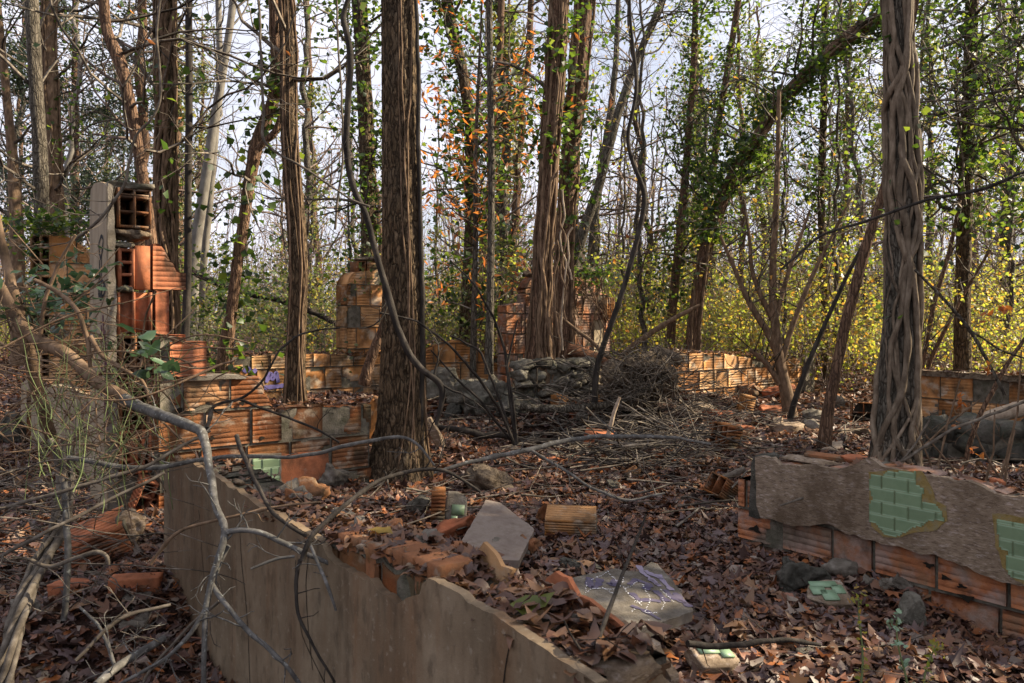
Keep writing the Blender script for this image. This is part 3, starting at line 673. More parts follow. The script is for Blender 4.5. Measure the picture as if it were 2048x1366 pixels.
# --- stepped low wall of ribbed tiles running to the big trunk
t = thing('ribbed_tile_wall', 'stepped low wall of ribbed orange hollow tiles ending at the thick bark trunk', 'wall', (*WC.O, .2))
tpC = WC.prof([(318, 672), (368, 672), (370, 672.5), (371, 752), (440, 752), (520, 754), (524, 758), (527, 785), (540, 800), (556, 830), (566, 832), (572, 818), (640, 812), (700, 812), (735, 808), (770, 815)])
g = G(); gm = G(); masonry(g, gm, WC, 0.0, 1.78, .02, tpC, .2, .36, .292, seed=14, ds=.03, joint=.022, spall=.022)
obj('tile_blocks', g, M['tile'], t); obj('mortar', gm, M['mortar'], t)
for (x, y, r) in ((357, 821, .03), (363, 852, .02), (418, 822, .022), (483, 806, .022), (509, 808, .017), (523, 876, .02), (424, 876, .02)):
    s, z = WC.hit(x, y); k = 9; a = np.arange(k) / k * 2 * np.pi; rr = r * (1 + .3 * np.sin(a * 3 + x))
    g = G(); slab_poly(g, WC, [(s + rr[i] * math.cos(a[i]), z + rr[i] * math.sin(a[i]) * .8) for i in range(k)], -.012, -.009, hits=False, jit=.002); obj('hole_shade', g, M['dark'], t)  # nothing is cut: a dark patch stands for the shade in each hole
g = G(); slab_poly(g, WC, [(375, 752), (440, 749), (490, 751), (490, 757), (440, 758), (375, 761)], -.03, .19, jit=.004); obj('mortar_cap', g, M['concrete'], t)
g = G(); slab_poly(g, WC, [(496, 908), (560, 906), (560, 970), (496, 975)], -.03, -.004, jit=.004); obj('render_panel', g, M['concrete'], t)
green_patch('glazed_tiles', [(502, 917), (556, 916), (556, 966), (502, 970)], t, WC, t0=-.037, zs=.1, ss=.02)
g = G(); slab_poly(g, WC, [(560, 905), (575, 908), (640, 900), (655, 905), (660, 985), (560, 1000)], -.02, -.002, jit=.006); obj('red_block', g, M['tile_red'], t)

g = G(); a_, z1_ = WC.hit(340, 684, -.02); b_, _ = WC.hit(413, 684, -.02); z0_ = WC.hit(340, 754, -.02)[1]
shell(g, WC, a_, b_, z0_, z1_, -.02, .18, .5, None, None, .004, .03); a2 = WC.hit(416, 690, .1)[0]; b2 = WC.hit(452, 700, .1)[0]
obj('step_block', g, M['tile_red'], t)

# --- the tall pillar
t = thing('ruined_pillar', 'tall broken pillar with plastered side, black graffiti and open hollow tiles stacked in its end', 'pillar', (*WD.O, .1))
outD = [(186, 392), (192, 378), (203, 369), (214, 367), (222, 373), (223, 480), (231, 520), (238, 700), (241, 1030), (196, 1030), (194, 800), (190, 560), (186, 470)]
# long side: plaster; the outline is given in the plane of that side
sL = WDL.hit(188, 640)[0]
g = G(); slab_poly(g, WDL, [(0.0, 0.0), (0, 2.60), (.12, 2.64), (.3, 2.67), (.5, 2.68), (sL - .04, 2.66), (sL, 2.56), (sL + .02, 2.3), (sL, 1.6), (sL - .02, 0.0)], -.03, .0, hits=False, jit=.006)
obj('plaster', g, M['plaster_grey'], t)
g = G(); slab_poly(g, WD, [(-.02, 0), (-.025, 2.62), (.012, 2.60), (.03, 2.2), (.022, 2.1), (.035, 1.8), (.04, .9), (.05, 0)], -.012, .25, hits=False, jit=.006, step=.02)
obj('render_edge', g, M['concrete'], t)
R = np.stack([np.append(WD.u, 0), np.append(-WD.n, 0), A3(0, 0, 1)], -1)
def dpt(s, tt, z): return WD.pt(s, tt, z)
zof = lambda y: WD.hit(260, y)[1]
g = G(); cells(g, dpt(.045, -.005, zof(455)), R, .235, zof(392) - zof(455), .28, 2, 2, .017, .35)
cells(g, dpt(.045, .0, zof(391)), R, .235, zof(376) - zof(391) - .002, .28, 2, 1, .014, .8)
obj('hollow_tile', g, M['tile'], t)
g = G(); 
chunk(g, dpt(.15, .12, zof(372)), (.30, .30, .05), R, .3, .1, 9, .5, 4); obj('mortar', g, M['mortar'], t); g = G()
chunk(g, dpt(.165, .1, zof(470)), (.27, .24, .07), R, .35, .15, 10, .5, 5); obj('mortar', g, M['masonry'], t); g = G()
chunk(g, dpt(.10, .05, zof(489)), (.14, .14, .045), R, .3, .3, 7, .5, 6); obj('mortar', g, M['mortar'], t); g = G()
chunk(g, dpt(.10, .04, zof(578)), (.12, .12, .05), R, .35, .4, 7, .5, 7)
obj('mortar', g, M['mortar'], t)
g = G(); cells(g, dpt(.052, .005, zof(577)), R, .115, zof(497) - zof(577), .2, 1, 3, .022, .3); obj('hollow_tile', g, M['tile_red'], t)
g = G(); box(g, dpt(.225, .12, (zof(490) + zof(578)) / 2), (.10, .22, zof(490) - zof(578)), R, .8)
for (a, b) in ((.06, .155), (.165, .275)): box(g, dpt((a + b) / 2, .15, (zof(585) + zof(665)) / 2), (b - a, .2, zof(585) - zof(665)), R, .6)
for a in (.055, .16, .28): box(g, dpt(a, .12, (zof(585) + zof(668)) / 2), (.016, .24, zof(583) - zof(668)), R, .5)
obj('tile_web', g, M['tile_red'], t)
g = G(); cells(g, dpt(.06, .0, zof(760)), R, .22, zof(672) - zof(760), .22, 2, 3, .018, .5); cells(g, dpt(.06, .01, zof(858)), R, .22, zof(763) - zof(858), .22, 3, 1, .02, .7)
obj('hollow_tile', g, M['tile'], t)
g = G(); cells(g, dpt(.06, .0, zof(950)), R, .10, zof(862) - zof(950), .2, 1, 3, .02, .4); cells(g, dpt(.17, .01, zof(950)), R, .12, zof(862) - zof(950), .2, 2, 1, .02, .9)
obj('hollow_tile', g, M['tile_red'], t)
g = G(); shell(g, WD, .045, .32, -.1, zof(952), .0, .25, .5, None, None, 0, .03, .04, .01); obj('footing', g, M['mortar'], t)
# ribbed wing to its right
tpw = Wall(WD.O, DC)
g = G(); WW = WD
def wing(x0, x1, y0, y1, pts=None, rv=.5, t0=.03):
    s0 = WW.hit(x0, y0, t0)[0]; s1 = WW.hit(x1, y0, t0)[0]; z0 = WW.hit(x0, y1, t0)[1]; z1 = WW.hit(x0, y0, t0)[1]
    tf = None
    if pts: 
        h = sorted(WW.hit(a, b, t0) for a, b in pts); xs = [q[0] for q in h]; zs = [q[1] for q in h]; tf = lambda s: np.interp(s, xs, zs)
    shell(g, WW, s0, s1, z0, z1, t0, t0 + .2, rv, tf, None, .003, .03)
wing(306, 372, 486, 578, [(306, 487), (318, 487), (330, 500), (338, 520), (350, 528), (357, 545), (358, 545.2), (372, 546)], .55)
wing(311, 338, 580, 668, None, .2); wing(308, 371, 670, 752, None, .35, .01)
obj('ribbed_tile', g, M['tile_red'], t)
g = G()
sg = WDL.hit(210, 640)[0]
def GL(px, py): return WDL.hit(px, py, -.031)
bl = [[(198, 488), (203, 470), (207, 478), (205, 500), (202, 520), (199, 505), (198, 488)], [(203, 520), (203, 560), (204, 592)], [(199, 520), (200, 560), (200, 598)],
      [(200, 600), (208, 590), (212, 580), (208, 572), (203, 585), (200, 600)], [(198, 560), (206, 562), (211, 572), (208, 590), (201, 600), (197, 588), (198, 560)]]
strokes(g, WDL, [[GL(*p) for p in l] for l in bl], .026, -.0335, hits=False); obj('black_graffiti', g, M['black_paint'], t)
g = G(); strokes(g, WDL, [[GL(*p) for p in l] for l in ([(206, 630), (208, 680), (206, 720)], [(203, 650), (204, 720), (203, 800)], [(210, 660), (211, 740), (209, 850)], [(214, 700), (213, 780), (215, 860)])], .03, -.0335, hits=False)
obj('maroon_graffiti', g, M['maroon_paint'], t)

# --- lower plastered wall running back from the pillar
t = thing('graffiti_wall', 'low grey plastered wall with maroon dripping graffiti behind the tangled vines', 'wall', (*WE.O, .2))
g = G(); slab_poly(g, WE, [(196, 1050), (196, 806), (180, 790), (150, 776), (120, 770), (96, 778), (80, 752), (64, 754), (48, 768), (46, 900), (48, 960), (120, 1000)], -.03, 0, jit=.006); obj('plaster', g, M['plaster_grey'], t)
g = G(); gm = G(); tpE = WE.prof([(196, 806), (150, 778), (110, 770), (80, 755), (46, 770)]); masonry(g, gm, WE, 0, 3.6, 0, lambda s: tpE(s) - .02, .22, .3, .3, groove=0, seed=8, t0=.002); obj('tile_core', g, M['tile'], t); obj('mortar', gm, M['mortar'], t)
g = G(); gl = []
rn = random.Random(4)
for k in range(17):
    x = 142 + k * 3.1; y = 800 + rn.uniform(-6, 30); gl.append([(x, y), (x + rn.uniform(-3, 3), y + rn.uniform(20, 60)), (x + rn.uniform(-4, 4), y + rn.uniform(70, 150))])
strokes(g, WE, gl, .012, -.0345); obj('maroon_graffiti', g, M['maroon_paint'], t)

# --- tall broken tile wall at the far side of the vines
t = thing('tall_tile_wall', 'tall broken wall of orange ribbed tiles topped with ivy behind the plastered pillar', 'wall', (*WF.O, .3))
tpF = WF.prof([(90, 472), (118, 470), (140, 474), (160, 488), (172, 500), (181, 522), (183, 560), (189, 575), (192, 620)])
g = G(); gm = G(); masonry(g, gm, WF, 0, WF.hit(190, 640)[0], .1, tpF, .22, .4, .36, seed=31, spall=.02); obj('tile_blocks', g, M['tile_far'], t); obj('mortar', gm, M['mortar'], t)
RF = np.stack([np.append(WF.u, 0), np.append(-WF.n, 0), A3(0, 0, 1)], -1); o0 = P(60, 545, 9.15)
g = G(); cells(g, o0, RF, .21, .44, .25, 2, 3, .02); cells(g, o0 - A3(0, 0, .45), RF, .21, .42, .25, 2, 3, .02)
cells(g, o0 - A3(0, 0, .90), RF, .21, .42, .25, 2, 3, .02); cells(g, o0 - A3(0, 0, 1.35), RF, .21, .42, .25, 2, 3, .02); obj('hollow_tile', g, M['tile_far'], t)
g = G(); gm = G(); shell(g, WF, -.22, -.0, 0, o0[2] - 1.36, 0, .25, .4, None, None, .005); obj('base_block', g, M['tile'], t)

# --- back walls
def ruin(name, label, W, s1, z0, prof, mats=('tile_far', 'mortar'), **kw):
    t = thing(name, label, 'wall', (*W.O, z0)); g = G(); gm = G(); tp = W.prof(prof)
    masonry(g, gm, W, 0, s1, z0, tp, **kw); obj('tile_blocks', g, M[mats[0]], t); obj('mortar', gm, M[mats[1]], t); return t
t = ruin('back_tile_wall', 'sunlit waist-high tile wall behind the slimmer furrowed trunk', WG1, WG1.hit(775, 640)[0], .1,
    [(365, 682), (414, 683), (416, 684), (417, 712), (440, 712), (560, 712), (565, 716), (600, 708), (690, 708), (700, 712), (770, 714)], seed=51, bl=.34, bh=.29, spall=.03, ds=.05)
g = G(); strokes(g, WG1, [[(532, 765), (540, 745), (545, 760), (552, 742), (556, 765)], [(528, 775), (560, 772), (575, 768)], [(488, 745), (495, 735), (503, 748), (512, 738)]], .05, -.012); obj('violet_graffiti', g, M['blue_paint'], t)
ruin('low_rubble_wall', 'crumbling pale tile wall with jagged head between the thick trunk and the vine-covered trunk', WG2, WG2.hit(1062, 640)[0], .1,
    [(845, 705), (870, 692), (885, 683), (920, 681), (935, 694), (962, 700), (975, 712), (1000, 716), (1015, 690), (1040, 686), (1062, 700)], seed=52, bl=.34, bh=.29, spall=.03, ds=.05)
t = ruin('long_back_wall', 'long low orange tile wall behind the forked sapling', WG3, WG3.hit(1604, 640)[0], -.1,
    [(1340, 703), (1450, 708), (1455, 709), (1500, 716), (1540, 722), (1562, 724), (1590, 716), (1605, 714)], seed=53, bl=.36, bh=.3, spall=.03, ds=.05)
g = G(); chunk(g, WG3.pt(WG3.hit(1616, 640)[0], .12, .38), (.3, .32, 1.12), np.stack([np.append(WG3.u, 0), np.append(-WG3.n, 0), A3(0, 0, 1)], -1), .06, .05, 12, .3, 3)
obj('end_post', g, M['concrete'], t)
t = ruin('side_tile_wall', 'dim tile wall with leaves on its coping beyond the vine-wrapped trunk', WH, 3.4, -.1,
    [(1822, 740), (1870, 742), (1900, 748), (1960, 746), (2048, 752), (2300, 775)], seed=54, bl=.4, bh=.34, ds=.05, spall=.03)
g = G(); shell(g, WH, 0, 3.4, 0, 2, -.03, .22, .5, lambda s: WH.prof([(1822, 742), (2300, 772)])(s) + .02, lambda s: WH.prof([(1822, 742), (2300, 772)])(s) - .05, 0, .05, .04, .02); obj('coping', g, M['masonry'], t)
# chimney-like stub
t = ruin('tile_chimney_stub', 'shoulder-high sunlit stub of stacked tiles beside the thick trunk', WJ, WJ.hit(800, 640)[0], .3,
    [(693, 572), (698, 556), (706, 546), (722, 542), (724, 541.5), (768, 540), (800, 552)], seed=61, bl=.30, bh=.3, spall=.03, ds=.04, th=.35)
RJ = np.stack([np.append(WJ.u, 0), np.append(-WJ.n, 0), A3(0, 0, 1)], -1)
g = G(); cells(g, WJ.pt(WJ.hit(718, 640)[0], .03, WJ.hit(718, 546)[1]), RJ, .12, .17, .25, 1, 2, .015, .5); shell(g, WJ, WJ.hit(736, 640)[0], WJ.hit(790, 640)[0], WJ.hit(740, 546)[1], WJ.hit(740, 546)[1] + .17, .03, .3, .7, None, None, .006); obj('top_tile', g, M['tile'], t)
g = G()
for k in range(6): chunk(g, WJ.pt(.28 + .1 * k, .12, WJ.hit(740, 519)[1] + .02 * math.sin(k)), (.16, .2, .05), RJ @ rotm(0, 0, k), .3, .3, 5, .5, k)
obj('mortar_cap', g, M['masonry'], t)

# arched ruin
t = thing('gabled_ruin', 'tall orange tile ruin with a gap in its middle under draped dead vines', 'ruin', (*WK.O, .4))
def pk(pts): return WK.prof(pts)
g = G(); gm = G(); sx = lambda px: WK.hit(px, 640)[0]
masonry(g, gm, WK, sx(1012), sx(1050), .2, pk([(1010, 612), (1030, 606), (1052, 604)]), .22, .3, .3, seed=71, spall=.03)
masonry(g, gm, WK, sx(1051), sx(1116), .2, pk([(1050, 582), (1062, 560), (1075, 548), (1110, 541), (1118, 540)]), .22, .34, .3, seed=72, spall=.03)
masonry(g, gm, WK, sx(1150), sx(1222), .2, pk([(1148, 540), (1180, 544), (1192, 552), (1203, 578), (1216, 592), (1224, 600)]), .22, .34, .3, seed=73, spall=.03)
zc = WK.hit(1130, 612)[1]
masonry(g, gm, WK, sx(1117), sx(1149), zc, pk([(1115, 541), (1135, 537), (1150, 541)]), .22, .34, .3, seed=74, spall=.03)
obj('tile_blocks', g, M['tile_worn'], t); obj('mortar', gm, M['mortar'], t)
RK = np.stack([np.append(WK.u, 0), np.append(-WK.n, 0), A3(0, 0, 1)], -1)
g = G(); cells(g, WK.pt(sx(1203), -.13, WK.hit(1205, 640)[1]), RK, .16, .36, .12, 3, 4, .012, .8); obj('hollow_tile', g, M['tile_far'], t)
g = G(); shell(g, WK, sx(1186), sx(1206), .3, WK.hit(1180, 640)[1], -.03, -.004, .5, None, None, 0, .04, .04, .01); obj('render_panel', g, M['plaster_grey'], t)
g = G()
for k in range(9): chunk(g, WK.pt(sx(1070 + 14 * k), .1, float(pk([(1050, 582), (1062, 560), (1075, 548), (1110, 541), (1180, 544), (1192, 552), (1203, 578), (1224, 600)])(sx(1070 + 14 * k))) + .03), (.25, .28, .10), rotm(0, 0, k), .35, .4, 7, .5, k)
obj('crumbled_cap', g, M['masonry'], t)

# low fieldstone wall stub
def stone_wall(name, label, P0, P1, h, thick, seed, z0, m='stone', sz=.2):
    t = thing(name, label, 'stone wall', (P0[0], P0[1], z0)); W = Wall(P0, B=P1); Ln = float(np.linalg.norm(np.array(P1) - np.array(P0))); rn = random.Random(seed); g = G()
    z = z0 - .05; r = 0
    while z < z0 + h:
        s = -.05 + rn.uniform(0, .1)
        while s < Ln:
            w = sz * rn.uniform(.6, 1.5); hh = sz * rn.uniform(.6, .85)
            chunk(g, W.pt(s + w / 2, thick / 2 + rn.uniform(-.05, .04), z + hh / 2), (w * 1.08, thick * rn.uniform(.9, 1.1), hh * 1.15), rotm(rn.uniform(-.2, .2), rn.uniform(-.25, .25), math.atan2(W.u[1], W.u[0]) + rn.uniform(-.2, .2)), .22, .5, 6, rn.random(), s * 9 + z * 31)
            s += w * .95
        z += sz * .68; r += 1
    obj('stones', g, M[m], t)
    g = G(); shell(g, W, .05, Ln - .05, z0 - .1, z0 + h - .05, .07, thick - .07, .5, None, None, 0, .06, .06, .03); obj('mortar', g, M['mortar'], t)
    return W
stone_wall('fieldstone_stub', 'low sunlit stub of rounded grey fieldstones below the vine-covered trunk', P(1045, 0, 9.9)[:2], P(1195, 0, 10.4)[:2], .45, .35, 3, .55, sz=.17)
stone_wall('stone_footing', 'dark mossy fieldstone footing behind the green tiled wall', P(1835, 0, 7.6)[:2], P(2300, 0, 6.8)[:2], .42, .4, 4, .15, 'stone_dark', .26)

# ================================================================ TREES
def ivy_cloud(c, r, n, spread, rn, size=(.04, .07), zlo=-9, zhi=99, thr=-.1, freq=.9):
    """leaf positions bunched round a stem"""
    k = rn.integers(0, len(c), int(n * 2.2)); p = c[k] + rn.normal(0, .04, (len(k), 3))
    rad = np.asarray(r)[k] + np.abs(rn.normal(0, spread, len(k))); a = rn.uniform(0, 2 * np.pi, len(k))
    p[:, 0] += rad * np.cos(a); p[:, 1] += rad * np.sin(a); p[:, 2] += rn.uniform(-.15, .15, len(k))
    ok = (vnoise(p * freq * 2.2) + .5 * vnoise(p * freq * 6) > thr) & (p[:, 2] > zlo) & (p[:, 2] < zhi)
    p = p[ok][:n]; return p, rn.uniform(*size, len(p))
def trunk_line(pts, d, top=9.0, rn=None, base_ext=.25, dz=.06):
    """pts top to bottom (px, py, width px) at depth d"""
    q = np.array([list(P(x, y, d if not isinstance(d, tuple) else d[0] + (d[1] - d[0]) * i / (len(pts) - 1))) + [w / 2 / F * (d if not isinstance(d, tuple) else d[0])] for i, (x, y, w) in enumerate(pts)])
    dv = q[0] - q[1]; dv = dv / (np.linalg.norm(dv[:3]) + 1e-9)
    if q[0, 2] < top:
        ext = (top - q[0, 2]) / max(.5, dv[2]); e = q[0] + dv * ext; e[3] = q[0, 3] * .6; q = np.vstack([e, q])
    b = q[-1].copy(); b[2] -= base_ext; q = np.vstack([q, b])
    return resample(q, dz)
def vines_on(t, c, r, n, rn, vr=(.012, .025), m='vine', lo=0.0, hi=1.0, wander=.9, th0=None, sides=7):
    for k in range(n):
        a = rn.uniform(0, 2 * np.pi) if th0 is None else th0[k % len(th0)]
        i0 = int(len(c) * (1 - rn.uniform(.75, 1) * hi)); i1 = len(c)
        idx = np.arange(i0, i1); zz = c[idx, 2]
        th = a + wander * (vnoise(np.stack([zz * .7, zz * 0 + k * 9.1, zz * 0], -1)) * 1.2 + .25 * vnoise(np.stack([zz * 3, zz * 0 + k * 3.1, zz * 0], -1)))
        v = rn.uniform(*vr); rad = r[idx] * 1.0 + v * .7 + .01 * vnoise(np.stack([zz * 4, zz * 0 + k, zz * 0], -1))
        p = c[idx].copy(); p[:, 0] += np.cos(th) * rad; p[:, 1] += np.sin(th) * rad
        g = G(); tube(g, p, v * (1 + .2 * vnoise(np.stack([zz * 5, zz * 0, zz * 0 + k], -1))), sides, rnd=rn.random()); obj('vine_stem', g, M[m], t, smooth=True)
def limbs(t, c, r, n, rn, zr=(1.5, 7), ln=(1, 2.6), m='twig', level=2, name='crown', kids=(4, 3), r0=.35, up=.05, rmax=.03, bias=None, wig=.22):
    out = []; zs = c[:, 2]
    for k in range(n):
        z = rn.uniform(*zr); i = int(np.argmin(np.abs(zs - z))); a = rn.uniform(0, 2 * np.pi)
        d = A3(math.cos(a), math.sin(a), rn.uniform(.0, .9))
        if bias is not None: d = d + A3(*bias)
        grow(c[i], d, rn.uniform(*ln), min(rmax, r[i] * r0), level, out, rn, kids=kids, up=up, wig=wig)
    g = G(); polys(g, out); obj(name, g, M[m], t)
    return out
def tips(lines, rn, frac=1.0, lo=.3):
    P_ = []
    for pts, ra, rb in lines:
        n = len(pts)
        for i in range(max(1, int(n * lo)), n):
            if rn.random() < frac: P_.append(pts[i] + rn.normal(0, .04, 3))
    return np.array(P_) if P_ else np.zeros((0, 3))

def tree(name, label, pts, d, m='bark', sides=20, amp=.08, k=5, kz=2.2, flut=.0, nlimb=8, zr=(2.2, 8), ln=(1, 2.4), level=2, seed=1, ivy=None, vines=0, vr=(.012, .022), vm='vine', limb_m='twig', wander=.9, leaf=None, th0=None, dz=.06, kids=(4, 3), top=9.0, bias=None, cat='tree', rmax=.03, up=.05):
    rn = np.random.default_rng(seed)
    q = trunk_line(pts, d, top, dz=dz); c, r = q[:, :3], q[:, 3]
    x, y = c[-1, 0], c[-1, 1]
    t = thing(name, label, cat, (x, y, c[-1, 2] + .2))
    g = G(); tube(g, c, r, sides, bark_disp(amp, k, kz, flut, seed * 1.7), cap=False); obj('trunk', g, M[m], t, smooth=True)
    if vines: vines_on(t, c, r, vines, rn, vr, vm, wander=wander, th0=th0)
    out = limbs(t, c, r, nlimb, rn, zr, ln, limb_m, level, kids=kids, bias=bias, rmax=rmax, up=up) if nlimb else []
    if ivy:
        n, sp, zlo, zhi, mm, size = ivy
        p, s = ivy_cloud(c, r, n, sp, rn, size, zlo, zhi)
        if out:
            tp = tips(out, rn, .5); 
            if len(tp): tp = tp[rn.random(len(tp)) < .5]; tp = tp[tp[:, 2] > zlo]; p = np.vstack([p, tp + rn.normal(0, .06, tp.shape)]); s = np.concatenate([s, rn.uniform(*size, len(tp))])
        g = G(); leaves(g, p, s, rn, 9, 'ivy'); obj('ivy_leaves', g, M[mm], t)
    if leaf and out:
        fr, mm, size, lo = leaf
        tp = tips(out, rn, fr, lo); g = G(); leaves(g, tp, rn.uniform(*size, len(tp)), rn, 9, 'narrow'); 
        if not g.empty(): obj('leaves', g, M[mm], t)
    return t, c, r

# --- the traced trunks, near to far
tree('furrowed_tree', 'thickest straight trunk with deeply furrowed brown bark and flared base among dead leaves',
    [(794, -40, 66), (797, 0, 68), (799, 150, 70), (801, 300, 73), (803, 420, 77), (806, 560, 82), (807, 700, 88), (805, 800, 95), (802, 880, 106), (798, 930, 124), (795, 965, 150)], 7.3, 'bark',
    sides=150, amp=.07, k=14, kz=13, flut=.16, nlimb=5, zr=(5.5, 9), seed=3, vines=4, vr=(.006, .013), wander=.28, th0=(5.35, 4.9, 5.15, 6.0), dz=.03)
tree('slim_furrowed_tree', 'slimmer furrowed trunk with a slight bend and thin vines standing behind the ribbed tile wall',
    [(568, -30, 30), (572, 0, 31), (577, 100, 33), (576, 200, 33), (582, 320, 35), (592, 440, 37), (598, 540, 37), (594, 640, 37), (590, 740, 40), (590, 800, 46), (590, 815, 54)], 8.7, 'bark',
    sides=90, amp=.08, k=10, kz=13, flut=.08, nlimb=5, zr=(4.2, 8), seed=5, vines=5, vr=(.006, .012), wander=.5, th0=(5.6, 5.2, 4.9, 5.9, 4.4), dz=.04)
tree('vine_wrapped_tree', 'grey trunk wound with thick ropey vines standing behind the green tiled wall',
    [(1790, -40, 48), (1793, 0, 49), (1800, 150, 51), (1806, 300, 53), (1808, 450, 56), (1803, 600, 60), (1797, 720, 65), (1792, 820, 72), (1788, 900, 82), (1788, 945, 98)], 6.7, 'bark_grey',
    sides=72, amp=.16, k=8, kz=4, flut=.1, nlimb=6, zr=(4.6, 9), seed=7, vines=14, vr=(.007, .028), vm='vine_grey', wander=1.8, th0=(3.5, 4.0, 4.9, 5.4, 3.2, 5.1, 3.9, 0.8, 5.6, 5.3, 3.7, 5.0, 2.4, 4.4), dz=.04, ivy=(260, .12, 1.5, 9, 'ivy', (.05, .08)))
tree('vine_covered_tree', 'tall leaning trunk sheathed in woody vines before the gabled tile ruin',
    [(1122, -30, 34), (1118, 30, 34), (1110, 150, 34), (1100, 280, 35), (1092, 400, 35), (1086, 500, 36), (1082, 600, 38), (1079, 680, 43), (1078, 725, 52), (1078, 760, 60)], 10.3, 'bark_red',
    sides=56, amp=.16, k=5, kz=1.2, flut=.1, nlimb=8, zr=(3.5, 9), seed=9, vines=18, vr=(.009, .02), vm='vine', wander=1.1, ivy=(900, .16, 3.6, 9.5, 'ivy', (.06, .10)), bias=(.1, 0, 0))
tree('ivy_draped_tree', 'ivy-draped trunk immediately behind the vine-covered one with yellow-green leaves high up',
    [(1172, -30, 34), (1165, 60, 34), (1152, 200, 34), (1140, 330, 34), (1132, 450, 34), (1130, 560, 36), (1130, 720, 40)], 11.6, 'bark_red', seed=10, nlimb=10, zr=(4, 9), vines=8,
    ivy=(2000, .30, 2.4, 9.5, 'ivy', (.05, .09)), leaf=(.5, 'yellow', (.07, .10), .3))
tree('braided_vine_tree', 'straight trunk covered with braided vines rising behind the broken pillar',
    [(330, -30, 36), (330, 60, 36), (331, 200, 37), (331, 350, 38), (332, 480, 38), (333, 600, 40), (334, 700, 43), (334, 800, 48)], 9.3, 'bark', sides=40, amp=.12, seed=11, nlimb=12, zr=(3, 9), vines=24, vr=(.010, .02), wander=1.4,
    ivy=(420, .22, 2.4, 9, 'ivy', (.05, .09)), limb_m='twig')
tree('crooked_red_tree', 'crooked reddish trunk with long side limbs directly above the broken pillar',
    [(206, -40, 20), (208, 20, 20), (214, 75, 21), (232, 100, 24), (243, 130, 26), (252, 175, 22), (263, 215, 22), (273, 280, 22), (285, 350, 22), (296, 430, 22), (306, 520, 24), (312, 640, 26), (318, 790, 30)], 7.9, 'bark_red', sides=24, amp=.1, seed=13,
    nlimb=16, zr=(2.8, 5.6), ln=(1.2, 3), level=2, limb_m='twig', leaf=(.05, 'orange', (.05, .08), .5), rmax=.028, kids=(5, 3))
tree('straight_pole_tree', 'thin straight dark trunk standing next to the braided vine trunk',
    [(377, -30, 13), (378, 100, 14), (378, 250, 14), (376, 400, 14), (376, 550, 15), (370, 680, 17), (368, 780, 20)], 8.9, 'bark_dark', sides=14, seed=15, nlimb=7, zr=(3, 8), limb_m='bark_dark')
tree('pale_forked_tree', 'pale smooth trunk that forks into two stems high against the sky',
    [(468, -20, 14), (462, 40, 14), (448, 130, 15), (438, 190, 17), (425, 260, 18), (417, 320, 19), (405, 400, 20), (394, 470, 22), (386, 540, 24), (380, 720, 28)], 15, 'bark_pale', sides=16, amp=.03, seed=17, nlimb=14, zr=(4, 12), ln=(1.5, 4), limb_m='bark_pale', top=13)
tree('slender_pale_tree', 'slim pale stem leaning close beside the forked pale trunk',
    [(436, -30, 12), (438, 60, 12), (440, 150, 12), (436, 205, 13), (428, 300, 14), (418, 420, 14), (404, 560, 15), (396, 720, 18)], 15.4, 'bark_pale', sides=12, amp=.03, seed=18, nlimb=8, zr=(5, 12), limb_m='bark_pale', top=13)
tree('kinked_ivy_tree', 'kinked brown trunk with ivy clumps joined by a curved limb to the slim furrowed trunk',
    [(548, -20, 14), (552, 60, 16), (557, 150, 18), (548, 210, 20), (524, 260, 24), (508, 310, 24), (498, 370, 23), (488, 440, 22), (478, 500, 22), (470, 560, 22), (462, 640, 22), (450, 710, 26), (444, 790, 30)], 9.4, 'bark_red', sides=24, amp=.12, seed=19,
    nlimb=8, zr=(2.2, 7), vines=4, ivy=(800, .28, .9, 6, 'ivy', (.07, .12)), limb_m='twig')
tree('dark_trunk_tree', 'dark smooth trunk rising behind the tall tile wall',
    [(62, -30, 24), (66, 60, 26), (72, 180, 26), (80, 300, 27), (84, 430, 28), (88, 560, 30), (90, 760, 36)], 10.6, 'bark_grey', sides=20, seed=21, nlimb=8, zr=(3, 9))
tree('sunlit_bark_tree', 'sunlit shaggy trunk paired behind the dark trunk over the tall tile wall',
    [(98, -30, 24), (98, 90, 26), (102, 200, 28), (106, 320, 29), (110, 430, 31), (112, 600, 34), (114, 740, 40)], 12.4, 'vine', sides=28, amp=.14, seed=23, nlimb=16, zr=(3, 10), ln=(1, 3), vines=6, ivy=(900, .3, 4, 10, 'ivy', (.05, .08)), top=11)
tree('leaning_edge_tree', 'slender leaning trunk by the ivy-topped tile wall',
    [(0, 60, 14), (10, 160, 15), (22, 280, 18), (30, 380, 24), (34, 480, 26), (38, 700, 30)], 12.8, 'vine', sides=16, seed=25, nlimb=12, zr=(3, 10), top=10)
tree('smooth_pole_tree', 'smooth straight slim trunk between the thickest trunk and the vine-covered one',
    [(978, -30, 12), (979, 60, 13), (981, 200, 13), (983, 350, 14), (982, 500, 15), (980, 620, 16), (978, 710, 19)], 10.4, 'bark_grey', sides=18, amp=.04, seed=27, nlimb=10, zr=(3, 9), ln=(1, 2.5))
tree('ivy_column_tree', 'leaning trunk thick with glossy ivy seen between the thickest trunk and the smooth pole trunk',
    [(888, -30, 22), (905, 60, 22), (925, 140, 22), (940, 240, 22), (943, 400, 23), (938, 520, 24), (932, 640, 26), (930, 740, 30)], 14, 'bark', sides=16, seed=29, nlimb=14, zr=(3.5, 12), ln=(1, 2.6),
    ivy=(4200, .42, 1.5, 12, 'ivy', (.07, .11)), top=12)
